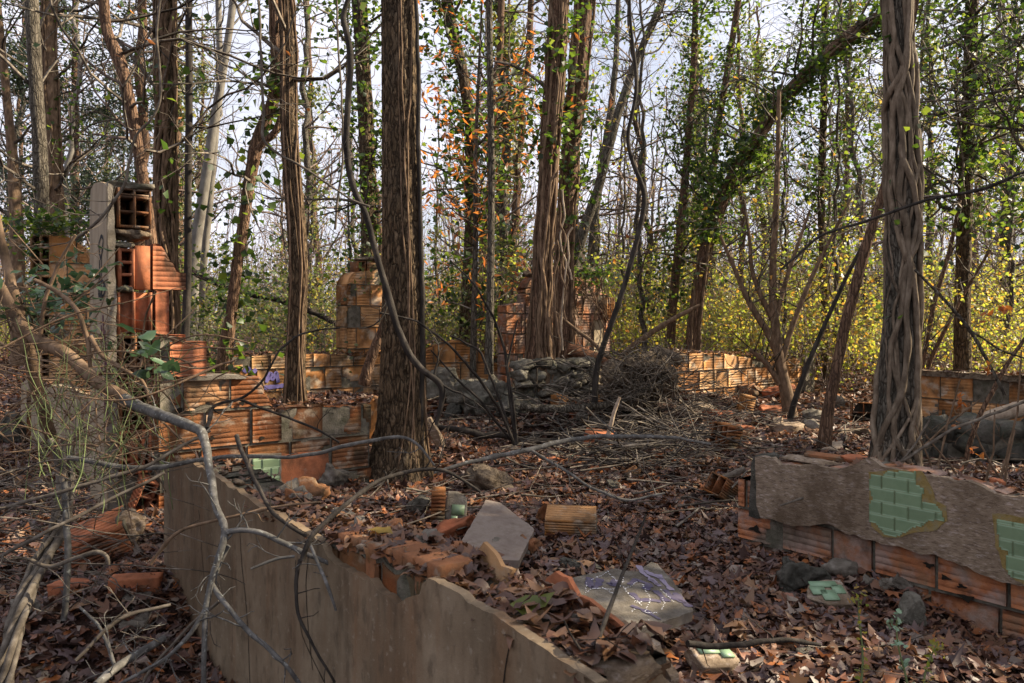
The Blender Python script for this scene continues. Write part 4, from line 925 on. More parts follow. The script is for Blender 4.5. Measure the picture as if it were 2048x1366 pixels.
tree('ivy_tower_tree', 'ivy-clad trunk close behind the thickest trunk above the tile chimney stub',
    [(716, -30, 30), (722, 60, 30), (730, 200, 31), (736, 350, 32), (738, 450, 33), (738, 560, 34), (738, 740, 38)], 13.2, 'bark', sides=20, seed=31, nlimb=14, zr=(3, 11), ivy=(3600, .42, 1.6, 11.5, 'ivy', (.06, .10)), top=11.5)
tree('rust_leaved_beech', 'small tree holding rust-orange dead leaves around the smooth pole trunk',
    [(960, 90, 5), (955, 200, 7), (950, 330, 9), (952, 450, 11), (950, 560, 12), (946, 720, 14)], 11.4, 'bark_grey', sides=10, seed=33, nlimb=34, zr=(1.2, 5.2), ln=(.6, 1.7), level=2, leaf=(.95, 'orange', (.08, .13), .12), top=6.5, rmax=.015)
tree('leaning_ivy_tree', 'thick leaning trunk with ivy curtains arching across the sky toward the vine-wrapped trunk',
    [(1800, 10, 26), (1700, 70, 26), (1640, 120, 25), (1570, 190, 24), (1500, 300, 22), (1460, 365, 22), (1432, 430, 22), (1410, 500, 22), (1396, 580, 23), (1385, 660, 24), (1382, 740, 30)], 14.5, 'bark_red', sides=24, seed=35, amp=.12, nlimb=26, zr=(3, 8.5), ln=(1, 3), vines=6, vr=(.015, .03),
    ivy=(5200, .42, 3, 9, 'ivy', (.06, .10)), top=7.6, kids=(5, 3))
tree('yellowing_tree', 'slim trunk hung with yellowing leaves left of the long leaning ivy trunk',
    [(1392, -20, 12), (1388, 120, 13), (1378, 260, 14), (1368, 380, 15), (1356, 500, 17), (1345, 620, 18), (1338, 740, 22)], 15, 'bark_red', sides=14, seed=37, nlimb=16, zr=(2, 9), ivy=(2200, .4, 1.5, 8, 'ivy', (.06, .09)), leaf=(.4, 'yellow', (.06, .10), .3))
tree('shaded_slim_tree', 'slim dark trunk standing upright among yellow leaves beyond the forked sapling',
    [(1480, -20, 12), (1460, 110, 13), (1440, 230, 14), (1420, 380, 15), (1402, 500, 16), (1384, 640, 18), (1370, 740, 20)], 16.5, 'bark_red', sides=12, seed=38, nlimb=12, zr=(3, 10), ivy=(2500, .35, 3, 10, 'ivy', (.06, .09)), top=10)
# bare leaning trees against the sky
tree('bare_leaning_tree', 'bare grey tree leaning up and away with open branching against the white sky',
    [(1325, 0, 12), (1290, 80, 14), (1262, 150, 16), (1235, 230, 17), (1214, 310, 18), (1196, 380, 19), (1170, 450, 21), (1150, 520, 24), (1140, 740, 28)], 17, 'bark_grey', sides=16, seed=41, nlimb=18, zr=(5, 13), ln=(1.5, 4), top=13, bias=(.5, 0, .4), limb_m='twig')
tree('bare_upright_tree', 'bare grey tree with steep limbs just beside the leaning bare one',
    [(1236, 20, 10), (1232, 120, 12), (1222, 220, 14), (1206, 320, 15), (1190, 420, 18), (1184, 520, 20), (1180, 740, 24)], 19, 'bark_grey', sides=12, seed=43, nlimb=18, zr=(5, 13), ln=(1.5, 4), top=14, limb_m='twig')
tree('ivy_canopy_tree', 'ivy-hung tree whose leafy boughs fill the sky beyond the vine-wrapped trunk', [(1945, -20, 24), (1938, 200, 26), (1930, 400, 28), (1925, 600, 30), (1925, 760, 34)], 12.5, 'bark', sides=16, seed=81, nlimb=36, zr=(3.2, 7.5), ln=(1.2, 3.2),
    ivy=(2600, .4, 3, 8, 'ivy', (.06, .10)), top=9, kids=(5, 3))
tree('leafy_edge_tree', 'dense leafy tree at the bright edge of the wood past the side tile wall', [(2090, -20, 22), (2085, 300, 24), (2080, 600, 28), (2080, 760, 32)], 10.5, 'bark', sides=16, seed=83, nlimb=34, zr=(2.6, 6.5), ln=(1.2, 3.0),
    ivy=(2600, .5, 2.5, 7, 'ivy', (.06, .10)), top=8, kids=(5, 3))
tree('leafy_slim_tree', 'slim tree thick with small ivy leaves just beyond the leaning red sapling', [(1650, -20, 12), (1648, 200, 14), (1642, 400, 15), (1650, 600, 17), (1655, 740, 20)], 15.5, 'bark', sides=12, seed=85, nlimb=22, zr=(3, 8), ln=(1, 2.4),
    ivy=(2600, .4, 2.5, 8, 'ivy', (.06, .10)), top=10)
# saplings
tree('kinked_sapling', 'dark kinked sapling bending sharply beside the gabled tile ruin',
    [(1258, -30, 4.8), (1262, 60, 5.6), (1270, 120, 6.4), (1274, 180, 7.2), (1264, 230, 7.2), (1252, 275, 8.0), (1266, 330, 8.8), (1292, 385, 10.4), (1286, 430, 10.4), (1274, 480, 10.4), (1258, 540, 10.4), (1240, 600, 11.2), (1218, 660, 11.2), (1198, 715, 12.0), (1190, 760, 12.8)], 8.9, 'bark_dark', sides=12, seed=45, amp=.05, nlimb=5, zr=(3, 6), ln=(.8, 2), limb_m='bark_dark', level=1, top=6)
tree('leaning_red_sapling', 'reddish leaning stem rising from the leaf floor toward the vine-wrapped trunk',
    [(1800, 200, 12), (1775, 350, 16), (1752, 430, 18), (1730, 500, 19), (1706, 590, 20), (1690, 650, 21), (1672, 740, 22), (1656, 820, 24), (1648, 895, 30)], 8.0, 'bark_red', sides=16, seed=47, amp=.1, nlimb=6, zr=(2.5, 5), ln=(.8, 2), level=1, top=6)
tree('dark_leaning_sapling', 'blackish leaning stem rooted just behind the forked sapling',
    [(1730, 480, 6), (1690, 560, 8), (1640, 670, 9), (1604, 760, 11), (1585, 815, 12), (1578, 848, 13)], 9.7, 'bark_dark', sides=10, seed=48, nlimb=5, zr=(2, 4), ln=(.6, 1.6), level=1, top=4)

def multi_tree(name, label, stems, d, m, seed, nl=6, zr=(1.5, 5), leaf=None, ln=(.6, 1.6), cat='tree', limb_m='twig', kids=(4, 3)):
    rn = np.random.default_rng(seed); t = None; out = []
    for k, pts in enumerate(stems):
        q = np.array([list(P(x, y, d)) + [w / 2 / F * d] for x, y, w in pts]); q = resample(q, .06); c, r = q[:, :3], q[:, 3]
        if t is None: t = thing(name, label, cat, (c[-1, 0], c[-1, 1], c[-1, 2] + .1))
        g = G(); tube(g, c, r, 14, bark_disp(.08, 4, 2, 0, seed)); obj('trunk' if k == 0 else 'limb', g, M[m], t, smooth=True)
        for _ in range(nl):
            i = rn.integers(0, max(1, int(len(c) * .75))); a = rn.uniform(0, 6.28)
            grow(c[i], (math.cos(a), math.sin(a) * .6, .6), rn.uniform(*ln), min(.012, r[i] * .5), 2, out, rn, kids=kids)
    g = G(); polys(g, out); obj('crown', g, M[limb_m], t)
    if leaf:
        fr, mm, size, lo = leaf; tp = tips(out, rn, fr, lo); g = G(); leaves(g, tp, rn.uniform(*size, len(tp)), rn, 9, 'ivy'); obj('leaves', g, M[mm], t)
    return t
multi_tree('forked_sapling', 'many-stemmed sapling fanning out above the sunlit leaf floor in front of the long back wall',
    [[(1558, 180, 8), (1556, 300, 10), (1552, 420, 12), (1546, 520, 14), (1545, 600, 16), (1553, 680, 19), (1562, 740, 22), (1574, 790, 25), (1584, 850, 32)],
     [(1440, 470, 6), (1462, 520, 8), (1486, 580, 10), (1512, 630, 13), (1540, 670, 15), (1556, 710, 16)],
     [(1700, 400, 5), (1660, 480, 7), (1630, 540, 9), (1600, 610, 10), (1575, 680, 11), (1562, 735, 13)],
     [(1500, 700, 8), (1520, 712, 10), (1540, 735, 12), (1560, 768, 14)],
     [(1620, 420, 5), (1592, 500, 7), (1566, 580, 10), (1550, 640, 12)], [(1488, 400, 5), (1500, 480, 7), (1502, 540, 9), (1525, 600, 10), (1545, 640, 12)]], 10.9, 'vine', 49, nl=7, leaf=(.10, 'yellow', (.05, .08), .4))
multi_tree('thin_leader_tree', 'thin upright bush of whippy stems in the yellow undergrowth beyond the dark leaning stem',
    [[(1830, 640, 6), (1835, 700, 8), (1836, 790, 10)], [(1920, 400, 6), (1900, 500, 8), (1870, 600, 9), (1845, 720, 10), (1838, 800, 12)], [(1980, 500, 5), (1920, 600, 7), (1860, 720, 9), (1842, 790, 10)]], 12.2, 'bark_red', 50, nl=8, leaf=(.3, 'yellow', (.05, .08), .3))

# the liana hanging in front of the thickest trunk
def liana(name, label, pts, d, m='bark_dark', nt=0, seed=0, cat='vine', group=None, tw='twig', sides=10, lumpy=.1):
    rn = np.random.default_rng(seed + 500)
    dd = np.linspace(d[0], d[1], len(pts)) if isinstance(d, tuple) else np.full(len(pts), d)
    q = np.array([list(P(x, y, k)) + [w / 2 / F * k] for (x, y, w), k in zip(pts, dd)]); q = resample(q, .035); c, r = q[:, :3], q[:, 3]
    c = c + .006 * np.stack([vnoise(c * 9 + 3), vnoise(c * 9 + 50), vnoise(c * 9 + 90)], -1)
    g = G(); tube(g, c, r * (1 + lumpy * vnoise(c * 22)), sides); 
    if not nt: return tag(obj(name, g, M[m], smooth=True), label, cat, group)
    t = thing(name, label, cat, c[-1], group); obj('stem', g, M[m], t, smooth=True)
    out = []
    for _ in range(nt):
        i = rn.integers(2, len(c) - 2); grow(c[i], rn.normal(0, 1, 3) * A3(1, .5, 1), rn.uniform(.15, .7), r[i] * .4, 1, out, rn, step=.06, wig=.2)
    g = G(); polys(g, out, 4); obj('crown', g, M[tw], t); return t
liana('hanging_liana', 'dark snaking liana hanging down in front of the thickest trunk and bending to the boulders',
    [(708, -40, 8.5), (694, 10, 9.3), (684, 35, 11.9), (692, 65, 12.8), (702, 95, 13.6), (701, 140, 12.8), (696, 200, 12.8), (692, 260, 12.8), (694, 320, 12.8), (708, 380, 12.8), (730, 420, 11.9), (742, 470, 11.9), (758, 530, 12.8), (776, 590, 14.4), (792, 650, 14.4), (812, 700, 14.4), (840, 738, 13.6), (872, 758, 12.8), (890, 775, 14.4), (884, 800, 11.9), (872, 850, 7.6)], 6.3, 'bark_dark', nt=5, seed=1, tw='bark_dark')
liana('climbing_vine', 'dark vine running straight up along the edge of the thickest trunk',
    [(832, -30, 8), (834, 60, 8), (838, 160, 9), (836, 280, 9), (840, 400, 9), (842, 500, 10), (845, 620, 11), (844, 720, 12), (840, 860, 13), (842, 930, 14)], 7.2, 'bark_dark', seed=2)
liana('hanging_vine', 'thin drooping grey vine dangling from the treetops left of the slim furrowed trunk',
    [(515, -30, 4), (520, 60, 5), (524, 160, 5), (528, 240, 6), (520, 280, 6), (560, 310, 5), (610, 335, 5), (660, 370, 4), (700, 400, 4), (740, 412, 5)], 6.2, 'twig', nt=5, seed=3)
liana('dangling_vine', 'straight thin grey vine hanging beside the dark snaking liana',
    [(672, -30, 4), (676, 80, 4), (684, 200, 4), (686, 320, 4), (676, 400, 5), (670, 460, 5)], 6.5, 'twig', seed=4)
liana('looping_vine', 'looping pale vine that hangs across the crooked red trunk down to the pillar head',
    [(325, -30, 4), (318, 20, 5), (312, 90, 5), (322, 150, 5), (325, 200, 5), (300, 245, 5), (270, 265, 5), (258, 330, 5), (252, 370, 6), (240, 385, 6), (200, 440, 6), (150, 480, 6)], 5.6, 'twig', nt=6, seed=5)
liana('joining_limb', 'curved reddish limb joining the kinked ivy trunk to the slim furrowed trunk',
    [(566, 205, 10), (560, 245, 13), (548, 270, 14), (530, 282, 14), (515, 300, 12)], 9.2, 'bark_red', seed=6, cat='branch')
for k, (x0, x1, y1, dd) in enumerate(((1130, 1120, 700, 9.9), (1124, 1128, 640, 9.85), (1112, 1104, 720, 9.9), (1140, 1136, 560, 10.0), (1118, 1112, 705, 9.8), (1134, 1122, 690, 10.1))):
    rn = random.Random(k + 3); pts = []
    for i in range(12): f = i / 11; pts.append((x0 + (x1 - x0) * f + rn.uniform(-9, 9), 380 + 25 * k + (y1 - 380 - 25 * k) * f, 3 + rn.uniform(0, 1.5)))
    liana('root_vine', 'pale dangling root vine lit by the sun on the bright side of the vine-covered trunk', pts, dd, 'vine_pale' if k % 3 == 0 else 'vine', seed=k + 20, group='pale root vines hanging by the vine-covered trunk')

# --- prototypes of the trees farther back, each copied with its parts
def bare_proto(seed, H=13, r0=.09, nl=30, ivy=0, ivm='ivy_far', leafm=None, leaff=0, bm='bark_grey', tm='twig_far', lean=.08, ln=(1.2, 3.2), zlo=1.0):
    rn = np.random.default_rng(seed); z = np.arange(-.4, H, .25); n = len(z)
    wx = np.cumsum(rn.normal(0, .035, n)) + lean * z * rn.uniform(-1, 1); wy = np.cumsum(rn.normal(0, .035, n))
    c = np.stack([wx - wx[0], wy - wy[0], z], -1); r = r0 * (1 - .75 * (z + .4) / (H + .4)) + .05 * r0 * np.exp(-(z + .4) * 2)
    t = thing('woodland_tree', 'x', 'tree', (0, 0, 0))
    g = G(); tube(g, c, r, 8); 
    out = []
    for k in range(nl):
        i = rn.integers(int(n * zlo / H), n - 1); a = rn.uniform(0, 6.28)
        grow(c[i], (math.cos(a), math.sin(a), rn.uniform(.1, 1.1)), rn.uniform(*ln) * (1 - .4 * i / n), r[i] * .45, 2, out, rn, step=.3, wig=.2, kids=(5, 4), up=.04)
    obj('trunk', g, M[bm], t, smooth=True)
    g = G(); polys(g, out); obj('crown', g, M[tm], t)
    if ivy:
        p, s = ivy_cloud(c, r, int(ivy * .7), .36, rn, (.07, .12), .3, H, thr=.1); tp = tips(out, rn, .08, .1); tp = tp[tp[:, 2] < H]
        p = np.vstack([p, tp]); s = np.concatenate([s, rn.uniform(.07, .12, len(tp))])
        g = G(); leaves(g, p, s, rn, 9, 'ivy'); obj('ivy_leaves', g, M[ivm], t)
    if leafm:
        tp = tips(out, rn, leaff, .3); g = G(); leaves(g, tp, rn.uniform(.05, .09, len(tp)), rn, 9, 'ivy'); obj('leaves', g, M[leafm], t)
    return t
bare = [bare_proto(101, 14, .11, 44), bare_proto(102, 12, .07, 40, bm='bark_pale'), bare_proto(103, 15, .13, 46, bm='bark_red'), bare_proto(104, 10, .05, 36)]
ivied = [bare_proto(111, 12, .12, 20, ivy=5200), bare_proto(112, 13, .14, 22, ivy=6500, bm='bark_red'), bare_proto(113, 9, .08, 20, ivy=3000)]
leafy = [bare_proto(121, 8, .05, 26, leafm='yellow', leaff=.45, ln=(.8, 2), zlo=.6), bare_proto(122, 6, .04, 24, leafm='yellow', leaff=.55, ln=(.7, 1.8), zlo=.4)]
rusty = [bare_proto(131, 7, .05, 24, leafm='orange', leaff=.25, ln=(.8, 2), zlo=.8)]
used = set()
def put(protos, x, y, label, group, name='woodland_tree', cat='tree', sc=None):
    k = random.randrange(len(protos)); o = protos[k]; z = gz1(x, y) - .05
    sc = sc or random.uniform(.85, 1.2); rz = random.uniform(0, 6.28)
    if id(o) not in used:
        used.add(id(o)); o.location = (x, y, z); o.rotation_euler = (0, 0, rz); o.scale = (sc, sc, sc); r = o; o.name = name
    else: r = copy_tree(o, (x, y, z), rz, sc); r.name = name
    r['label'] = label; r['category'] = cat; r['group'] = group
    return r
R_ = random.Random(77)
def scatter(n, x0, x1, y0, y1, mind, keep=None):
    pts = []; tries = 0
    while len(pts) < n and tries < n * 60:
        tries += 1; y = R_.uniform(y0, y1); w = y * .70
        x = R_.uniform(max(x0, -w), min(x1, w))
        if keep and not keep(x, y): continue
        if all((x - a) ** 2 + (y - b) ** 2 > mind ** 2 for a, b in pts): pts.append((x, y))
    return pts
for x, y in scatter(34, -30, 30, 17, 34, 1.6): put(bare, x, y, 'bare thin grey tree in the wood beyond the ruins', 'bare trees in the wood beyond the ruins')
for x, y in scatter(60, -50, 50, 32, 66, 2.0): put(bare, x, y, 'distant bare tree of the farther wood', 'distant bare trees of the farther wood')
for x, y in scatter(15, -16, 26, 17, 38, 2.2, lambda x, y: x > -.05 * y and not (.02 * y < x < .22 * y)): put(ivied, x, y, 'ivy-clad tree in the wood beyond the ruins', 'ivy-clad trees in the wood beyond the ruins')
for x, y in scatter(4, -24, -3, 22, 38, 2.5): put(ivied, x, y, 'ivy-clad tree in the wood beyond the ruins', 'ivy-clad trees in the wood beyond the ruins')
for x, y in scatter(36, -6, 30, 14.5, 30, 1.2, lambda x, y: x > .08 * y): put(leafy, x, y, 'young tree with sparse yellow-green leaves beyond the ruins', 'young yellow-green trees beyond the ruins')
for x, y in scatter(5, -4, 3, 15, 24, 1.2): put(rusty, x, y, 'young tree with clinging rust-coloured leaves beyond the ruins', 'rust-leaved young trees beyond the ruins')
# unseen trees added on the sunny side to shade the near ruins
for x, y in ((7.4, 5.2), (9.5, 7.2), (11.5, 8.5), (10, 4), (12.5, 3.5), (8, 1.8), (14, 6.6), (6.4, 3.6), (8.4, 6.4), (11, 6), (9, 2.8), (12.6, 7.6), (10.4, 9.2)):
    put(ivied, x, y, 'ivy-clad shade tree added out of view on the sunny side', 'ivy-clad shade trees added out of view on the sunny side', sc=1.15)
for x, y in ((-9, 4), (-11, 8), (-8, -2), (-3, -5), (4, -6), (9, -4)):
    put(bare, x, y, 'bare tree standing around the ruins near the path', 'bare trees around the ruins near the path')
for lst in (bare, ivied, leafy, rusty):
    for o in lst:
        if id(o) not in used: bpy.data.objects.remove(o)

# --- shrubs
def shrub_proto(seed, H, nst, leafm, dens, size=(.04, .075), spread=.5):
    rn = np.random.default_rng(seed); t = thing('woodland_shrub', 'x', 'shrub', (0, 0, 0)); out = []
    for k in range(nst):
        a = rn.uniform(0, 6.28); b = A3(math.cos(a), math.sin(a), 0) * rn.uniform(0, spread)
        grow(b - A3(0, 0, .1), (math.cos(a) * .35, math.sin(a) * .35, 1), H * rn.uniform(.6, 1.05), .011, 2, out, rn, step=.16, wig=.13, kids=(7, 4), ang=.7, ratio=.42, up=.03)
    g = G(); polys(g, out); obj('stems', g, M['twig_far'], t)
    tp = tips(out, rn, dens, .15); tp = tp + rn.normal(0, .04, tp.shape); g = G(); leaves(g, tp, rn.uniform(*size, len(tp)), rn, 9, 'ivy'); obj('leaves', g, M[leafm], t)
    return t
shY = [shrub_proto(201, 2.4, 9, 'yellow', .9), shrub_proto(202, 3.2, 8, 'yellow', .7), shrub_proto(203, 1.7, 10, 'yellow', .9)]
shG = [shrub_proto(211, 2.6, 8, 'ivy_far', .9, (.05, .09)), shrub_proto(212, 3.2, 8, 'ivy_far', .8, (.05, .09))]
for x, y in scatter(60, -2, 30, 14.4, 27, .75, lambda x, y: x > .05 * y): put(shY, x, y, 'tall yellow-green shrub in the undergrowth beyond the ruins', 'yellow-green shrubs beyond the ruins', 'woodland_shrub', 'shrub')
for x, y in scatter(40, -18, 6, 14.6, 26, .9): put(shY if R_.random() < .85 else shG, x, y, 'leafy green shrub in the undergrowth beyond the ruins', 'green shrubs beyond the ruins', 'woodland_shrub', 'shrub')
for x, y in scatter(28, -16, 30, 24, 36, 1.3): put(shG, x, y, 'leafy green shrub in the undergrowth beyond the ruins', 'green shrubs beyond the ruins', 'woodland_shrub', 'shrub', sc=1.4)
for x, y in ((-2.9, 11.9), (-1.9, 12.9), (-4.6, 11.6), (-5.6, 12.6), (-3.7, 13.4), (-.9, 13.4), (6.5, 13.6), (7.3, 12.6), (8.2, 13.0), (7.8, 11.6), (9.2, 12.0)):
    put(shY if x > 0 else shG, x, y, 'leafy shrub crowding right behind the back tile walls', 'shrubs crowding the back tile walls', 'woodland_shrub', 'shrub', sc=.8)
# pine boughs at the far side
t = thing('pine_tree', 'feathery grey-green pine rising behind the crooked red trunk and the pillar', 'pine', (*P(150, 700, 19)[:2], .4))
rn = np.random.default_rng(5); c = np.stack([np.full(50, t.location[0]), np.full(50, t.location[1]), np.linspace(0, 12, 50)], -1); g = G(); tube(g, c, np.linspace(.14, .04, 50), 8); obj('trunk', g, M['bark_red'], t, smooth=True)
out = []
for k in range(70): a = rn.uniform(0, 6.28); grow(c[rn.integers(12, 49)], (math.cos(a), math.sin(a), -.05), rn.uniform(1.2, 3.2), .02, 1, out, rn, step=.3, wig=.1, kids=(8, 3), ratio=.35)
g = G(); polys(g, out); obj('crown', g, M['twig_far'], t)
tp = tips(out, rn, 1, .1); tp = np.repeat(tp, 22, 0) + rn.normal(0, .12, (len(tp) * 22, 3)); g = G(); leaves(g, tp, rn.uniform(.08, .13, len(tp)), rn, 9, 'narrow'); obj('needles', g, M['needle'], t)
# the wood that closes the view
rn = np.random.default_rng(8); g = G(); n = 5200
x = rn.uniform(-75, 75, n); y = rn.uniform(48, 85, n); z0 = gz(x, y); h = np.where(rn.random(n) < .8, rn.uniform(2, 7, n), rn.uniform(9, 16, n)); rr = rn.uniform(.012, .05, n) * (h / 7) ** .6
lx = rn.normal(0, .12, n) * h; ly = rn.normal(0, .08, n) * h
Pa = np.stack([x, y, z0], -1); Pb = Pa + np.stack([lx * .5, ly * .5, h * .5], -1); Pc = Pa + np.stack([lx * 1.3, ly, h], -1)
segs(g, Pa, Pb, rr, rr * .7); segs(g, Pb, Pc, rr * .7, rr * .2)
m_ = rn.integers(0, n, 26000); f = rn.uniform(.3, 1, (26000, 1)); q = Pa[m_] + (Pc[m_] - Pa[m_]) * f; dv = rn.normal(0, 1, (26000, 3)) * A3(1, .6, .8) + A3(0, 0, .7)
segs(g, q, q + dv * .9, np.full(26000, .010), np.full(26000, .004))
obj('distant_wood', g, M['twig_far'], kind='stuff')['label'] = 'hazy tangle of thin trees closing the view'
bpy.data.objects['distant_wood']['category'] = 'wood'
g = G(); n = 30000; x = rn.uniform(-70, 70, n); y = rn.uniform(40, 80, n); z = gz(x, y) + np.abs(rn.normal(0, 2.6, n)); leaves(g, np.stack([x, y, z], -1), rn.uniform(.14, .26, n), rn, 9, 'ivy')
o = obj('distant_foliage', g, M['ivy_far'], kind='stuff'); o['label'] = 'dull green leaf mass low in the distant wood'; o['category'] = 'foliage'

# ================================================================ RUBBLE AND DEBRIS
def on(px, py): return P(px, py, gd(px, py))
def rock(name, label, cat, px, py, w, h, R=(0, 0, 0), m='stone', amp=.14, rd=.3, n=9, seed=0, group=None, depth=None, sink=.12, freq=1.0):
    """a lump whose foot is at the pixel; w, h in pixels of the photograph"""
    d = gd(px, py); k = d / F; s = (w * k, (depth or w * .8) * k, h * k * 1.15); c = P(px, py, d + s[1] * .35); c[2] += s[2] * (.5 - sink)
    g = G(); chunk(g, c, s, rotm(*R), amp, rd, n + 7, .5 + .4 * math.sin(seed * 3.3), seed + .37, freq)
    return tag(obj(name, g, M[m]), label, cat, group)
def ribbed_block(label, px, py, s, R, m='tile', name='hollow_tile_block', nx=3, nz=2, cat='hollow tile', lift=0.0, mort=True, open_ends=True, seed=1):
    """a fallen hollow tile: grooved shell faces over open cells; s = (length, depth, height) m"""
    d = gd(px, py); c = P(px, py, d); c[2] += s[2] * .5 + lift; Rm = rotm(*R); t = thing(name, label, cat, c - A3(0, 0, s[2] * .5))
    g = G(); L_, D_, H_ = s
    # ribbed long faces: bars standing proud of thin sheets, the cells open at both ends
    for yy in (-D_ / 2, D_ / 2):
        box(g, c + Rm @ A3(0, yy * .96, 0), (L_, D_ * .05, H_), Rm, .4)
        nb = 8
        for i in range(nb): box(g, c + Rm @ A3(0, yy * 1.0, -H_ / 2 + (i + .5) * H_ / nb), (L_ * .995, D_ * .09, H_ / nb * .80), Rm, .4 + .3 * math.sin(i * 5 + seed))
    for zz in (-H_ / 2, H_ / 2):
        box(g, c + Rm @ A3(0, 0, zz * .96), (L_ * .999, D_ * .91, H_ * .05), Rm, .6)
        for i in range(6): box(g, c + Rm @ A3(0, -D_ * .45 + (i + .5) * D_ * .9 / 6, zz), (L_ * .99, D_ * .12, H_ * .05), Rm, .6)
    obj('ribbed_shell', g, M[m], t); g = G()
    for i in range(1, nz): box(g, c + Rm @ A3(0, 0, -H_ / 2 + i * H_ / nz), (L_ * .98, D_ * .9, .014), Rm, .3)
    for i in range(1, nx): 
        for k in range(nz): box(g, c + Rm @ A3(0, -D_ / 2 + i * D_ / nx, -H_ / 2 + (k + .5) * H_ / nz), (L_ * .978, .014, H_ / nz - .015), Rm, .3)
    if not open_ends: box(g, c, (L_ * .9, D_ * .88, H_ * .88), Rm, .3)
    obj('web', g, M[m], t)
    if mort:
        g = G(); chunk(g, c + Rm @ A3(L_ * .47, 0, 0), (.04, D_ * 1.0, H_ * .98), Rm, .5, .2, 7, .5, seed); obj('mortar', g, M['mortar'], t)
    return t
def flat_slab(name, label, cat, corners, th, m, d0=None, jit=.004, drop=None):
    """a flat slab given by the pixels of its upper face; near corners rest on the ground, far ones are lifted"""
    pts = np.array([P(x, y, d) for x, y, d in corners]); c = pts.mean(0); u, s_, vt = np.linalg.svd(pts - c); nrm = vt[2]
    if nrm[2] < 0: nrm = -nrm
    q = pts - np.outer((pts - c) @ nrm, nrm); out = []; n = len(q)
    for i in range(n):
        a, b = q[i], q[(i + 1) % n]; m_ = max(1, int(np.linalg.norm(b - a) / .025))
        for k in range(m_): out.append(a + (b - a) * k / m_)
    out = np.array(out); e1 = vt[0]; e2 = vt[1]; out = out + np.outer(jit * fbm(out * 25, 3), e1) + np.outer(jit * fbm(out * 25 + 9, 3), e2)
    xy = np.stack([(out - c) @ e1, (out - c) @ e2], -1); tri = np.array([list(t) for t in geometry.tessellate_polygon([[Vector((a, b, 0)) for a, b in xy]])])
    N = len(out); lo = out - nrm * th; g = G(); V = np.concatenate([out, lo]); i = np.arange(N); j = (i + 1) % N
    g.add(V, tri); g.add(V, tri[:, ::-1] + N); g.add(V, np.stack([i, j, j + N, i + N], -1))
    o = obj(name, g, M[m]); return tag(o, label, cat), c, nrm, q

# concrete panels on the leaf floor
s1_, c1, n1, q1 = flat_slab('concrete_slab', 'flat brown concrete panel tilted on rubble between the green-tiled chunk and the ribbed block', 'concrete panel',
    [(922, 1082, 4.95), (972, 1000, 5.75), (1000, 1004, 5.72), (1066, 1055, 5.3), (1068, 1062, 5.25), (1038, 1118, 4.75), (960, 1122, 4.72)], .05, 'slab')
rock('broken_brick', 'brick rubble wedged beneath the edge of the brown concrete panel', 'rubble', 1062, 1112, 46, 34, (.3, .2, .9), 'brick', .2, .2, 7, 3)
s2_, c2, n2, q2 = flat_slab('graffiti_slab', 'grey concrete slab lying tilted with white dribbled and violet sprayed graffiti', 'concrete slab',
    [(1135, 1157, 3.95), (1232, 1134, 4.2), (1247, 1142, 4.18), (1276, 1141, 4.2), (1302, 1124, 4.38), (1315, 1130, 4.36), (1346, 1162, 4.12), (1374, 1206, 3.85), (1388, 1220, 3.75), (1300, 1252, 3.5), (1240, 1262, 3.42), (1160, 1215, 3.62)], .05, 'concrete')
def on_plane(px, py, c, n):
    r = A3((px - CX) / F, 1, -(py - HY) / F); o = A3(0, 0, EYE); k = ((c - o) @ n) / (r @ n); return o + r * k
def plane_strokes(name, parent, lines, w, m, c, n, lift=.003):
    g = G()
    for ln in lines:
        q = resample(np.array([on_plane(x, y, c, n) for x, y in ln]), .008) + n * lift; d = np.gradient(q, axis=0); d /= np.linalg.norm(d, axis=1)[:, None] + 1e-9
        s = np.cross(n, d); ww = w / 2 * (1 + .6 * vnoise(q * 60))[:, None]; k = len(q); i = np.arange(k - 1)
        g.add(np.concatenate([q + s * ww, q - s * ww]), np.stack([i, i + 1, i + 1 + k, i + k], -1))
    parent_loc = list(parent['_loc']); o = obj(name, g, M[m], parent); return o
plane_strokes('violet_graffiti', s2_, [[(1180, 1156), (1178, 1168), (1184, 1178), (1196, 1172), (1200, 1158)], [(1216, 1166), (1226, 1172), (1232, 1160)], [(1258, 1170), (1272, 1160), (1300, 1170), (1290, 1180)], [(1262, 1186), (1280, 1202), (1300, 1200), (1322, 1204)],
    [(1330, 1180), (1344, 1196), (1372, 1208)], [(1350, 1186), (1362, 1200), (1380, 1215)], [(1262, 1212), (1290, 1222), (1320, 1240)], [(1310, 1182), (1322, 1192), (1334, 1204)]], .035, 'purple_paint', c2, n2)
plane_strokes('lilac_graffiti', s2_, [[(1277, 1132), (1284, 1146), (1298, 1156), (1318, 1172)], [(1290, 1142), (1306, 1152), (1326, 1160)], [(1300, 1160), (1312, 1168), (1320, 1174)], [(1316, 1150), (1330, 1168), (1344, 1182)]], .028, 'lilac_paint', c2, n2, .004)
wl = []
rn = random.Random(6)
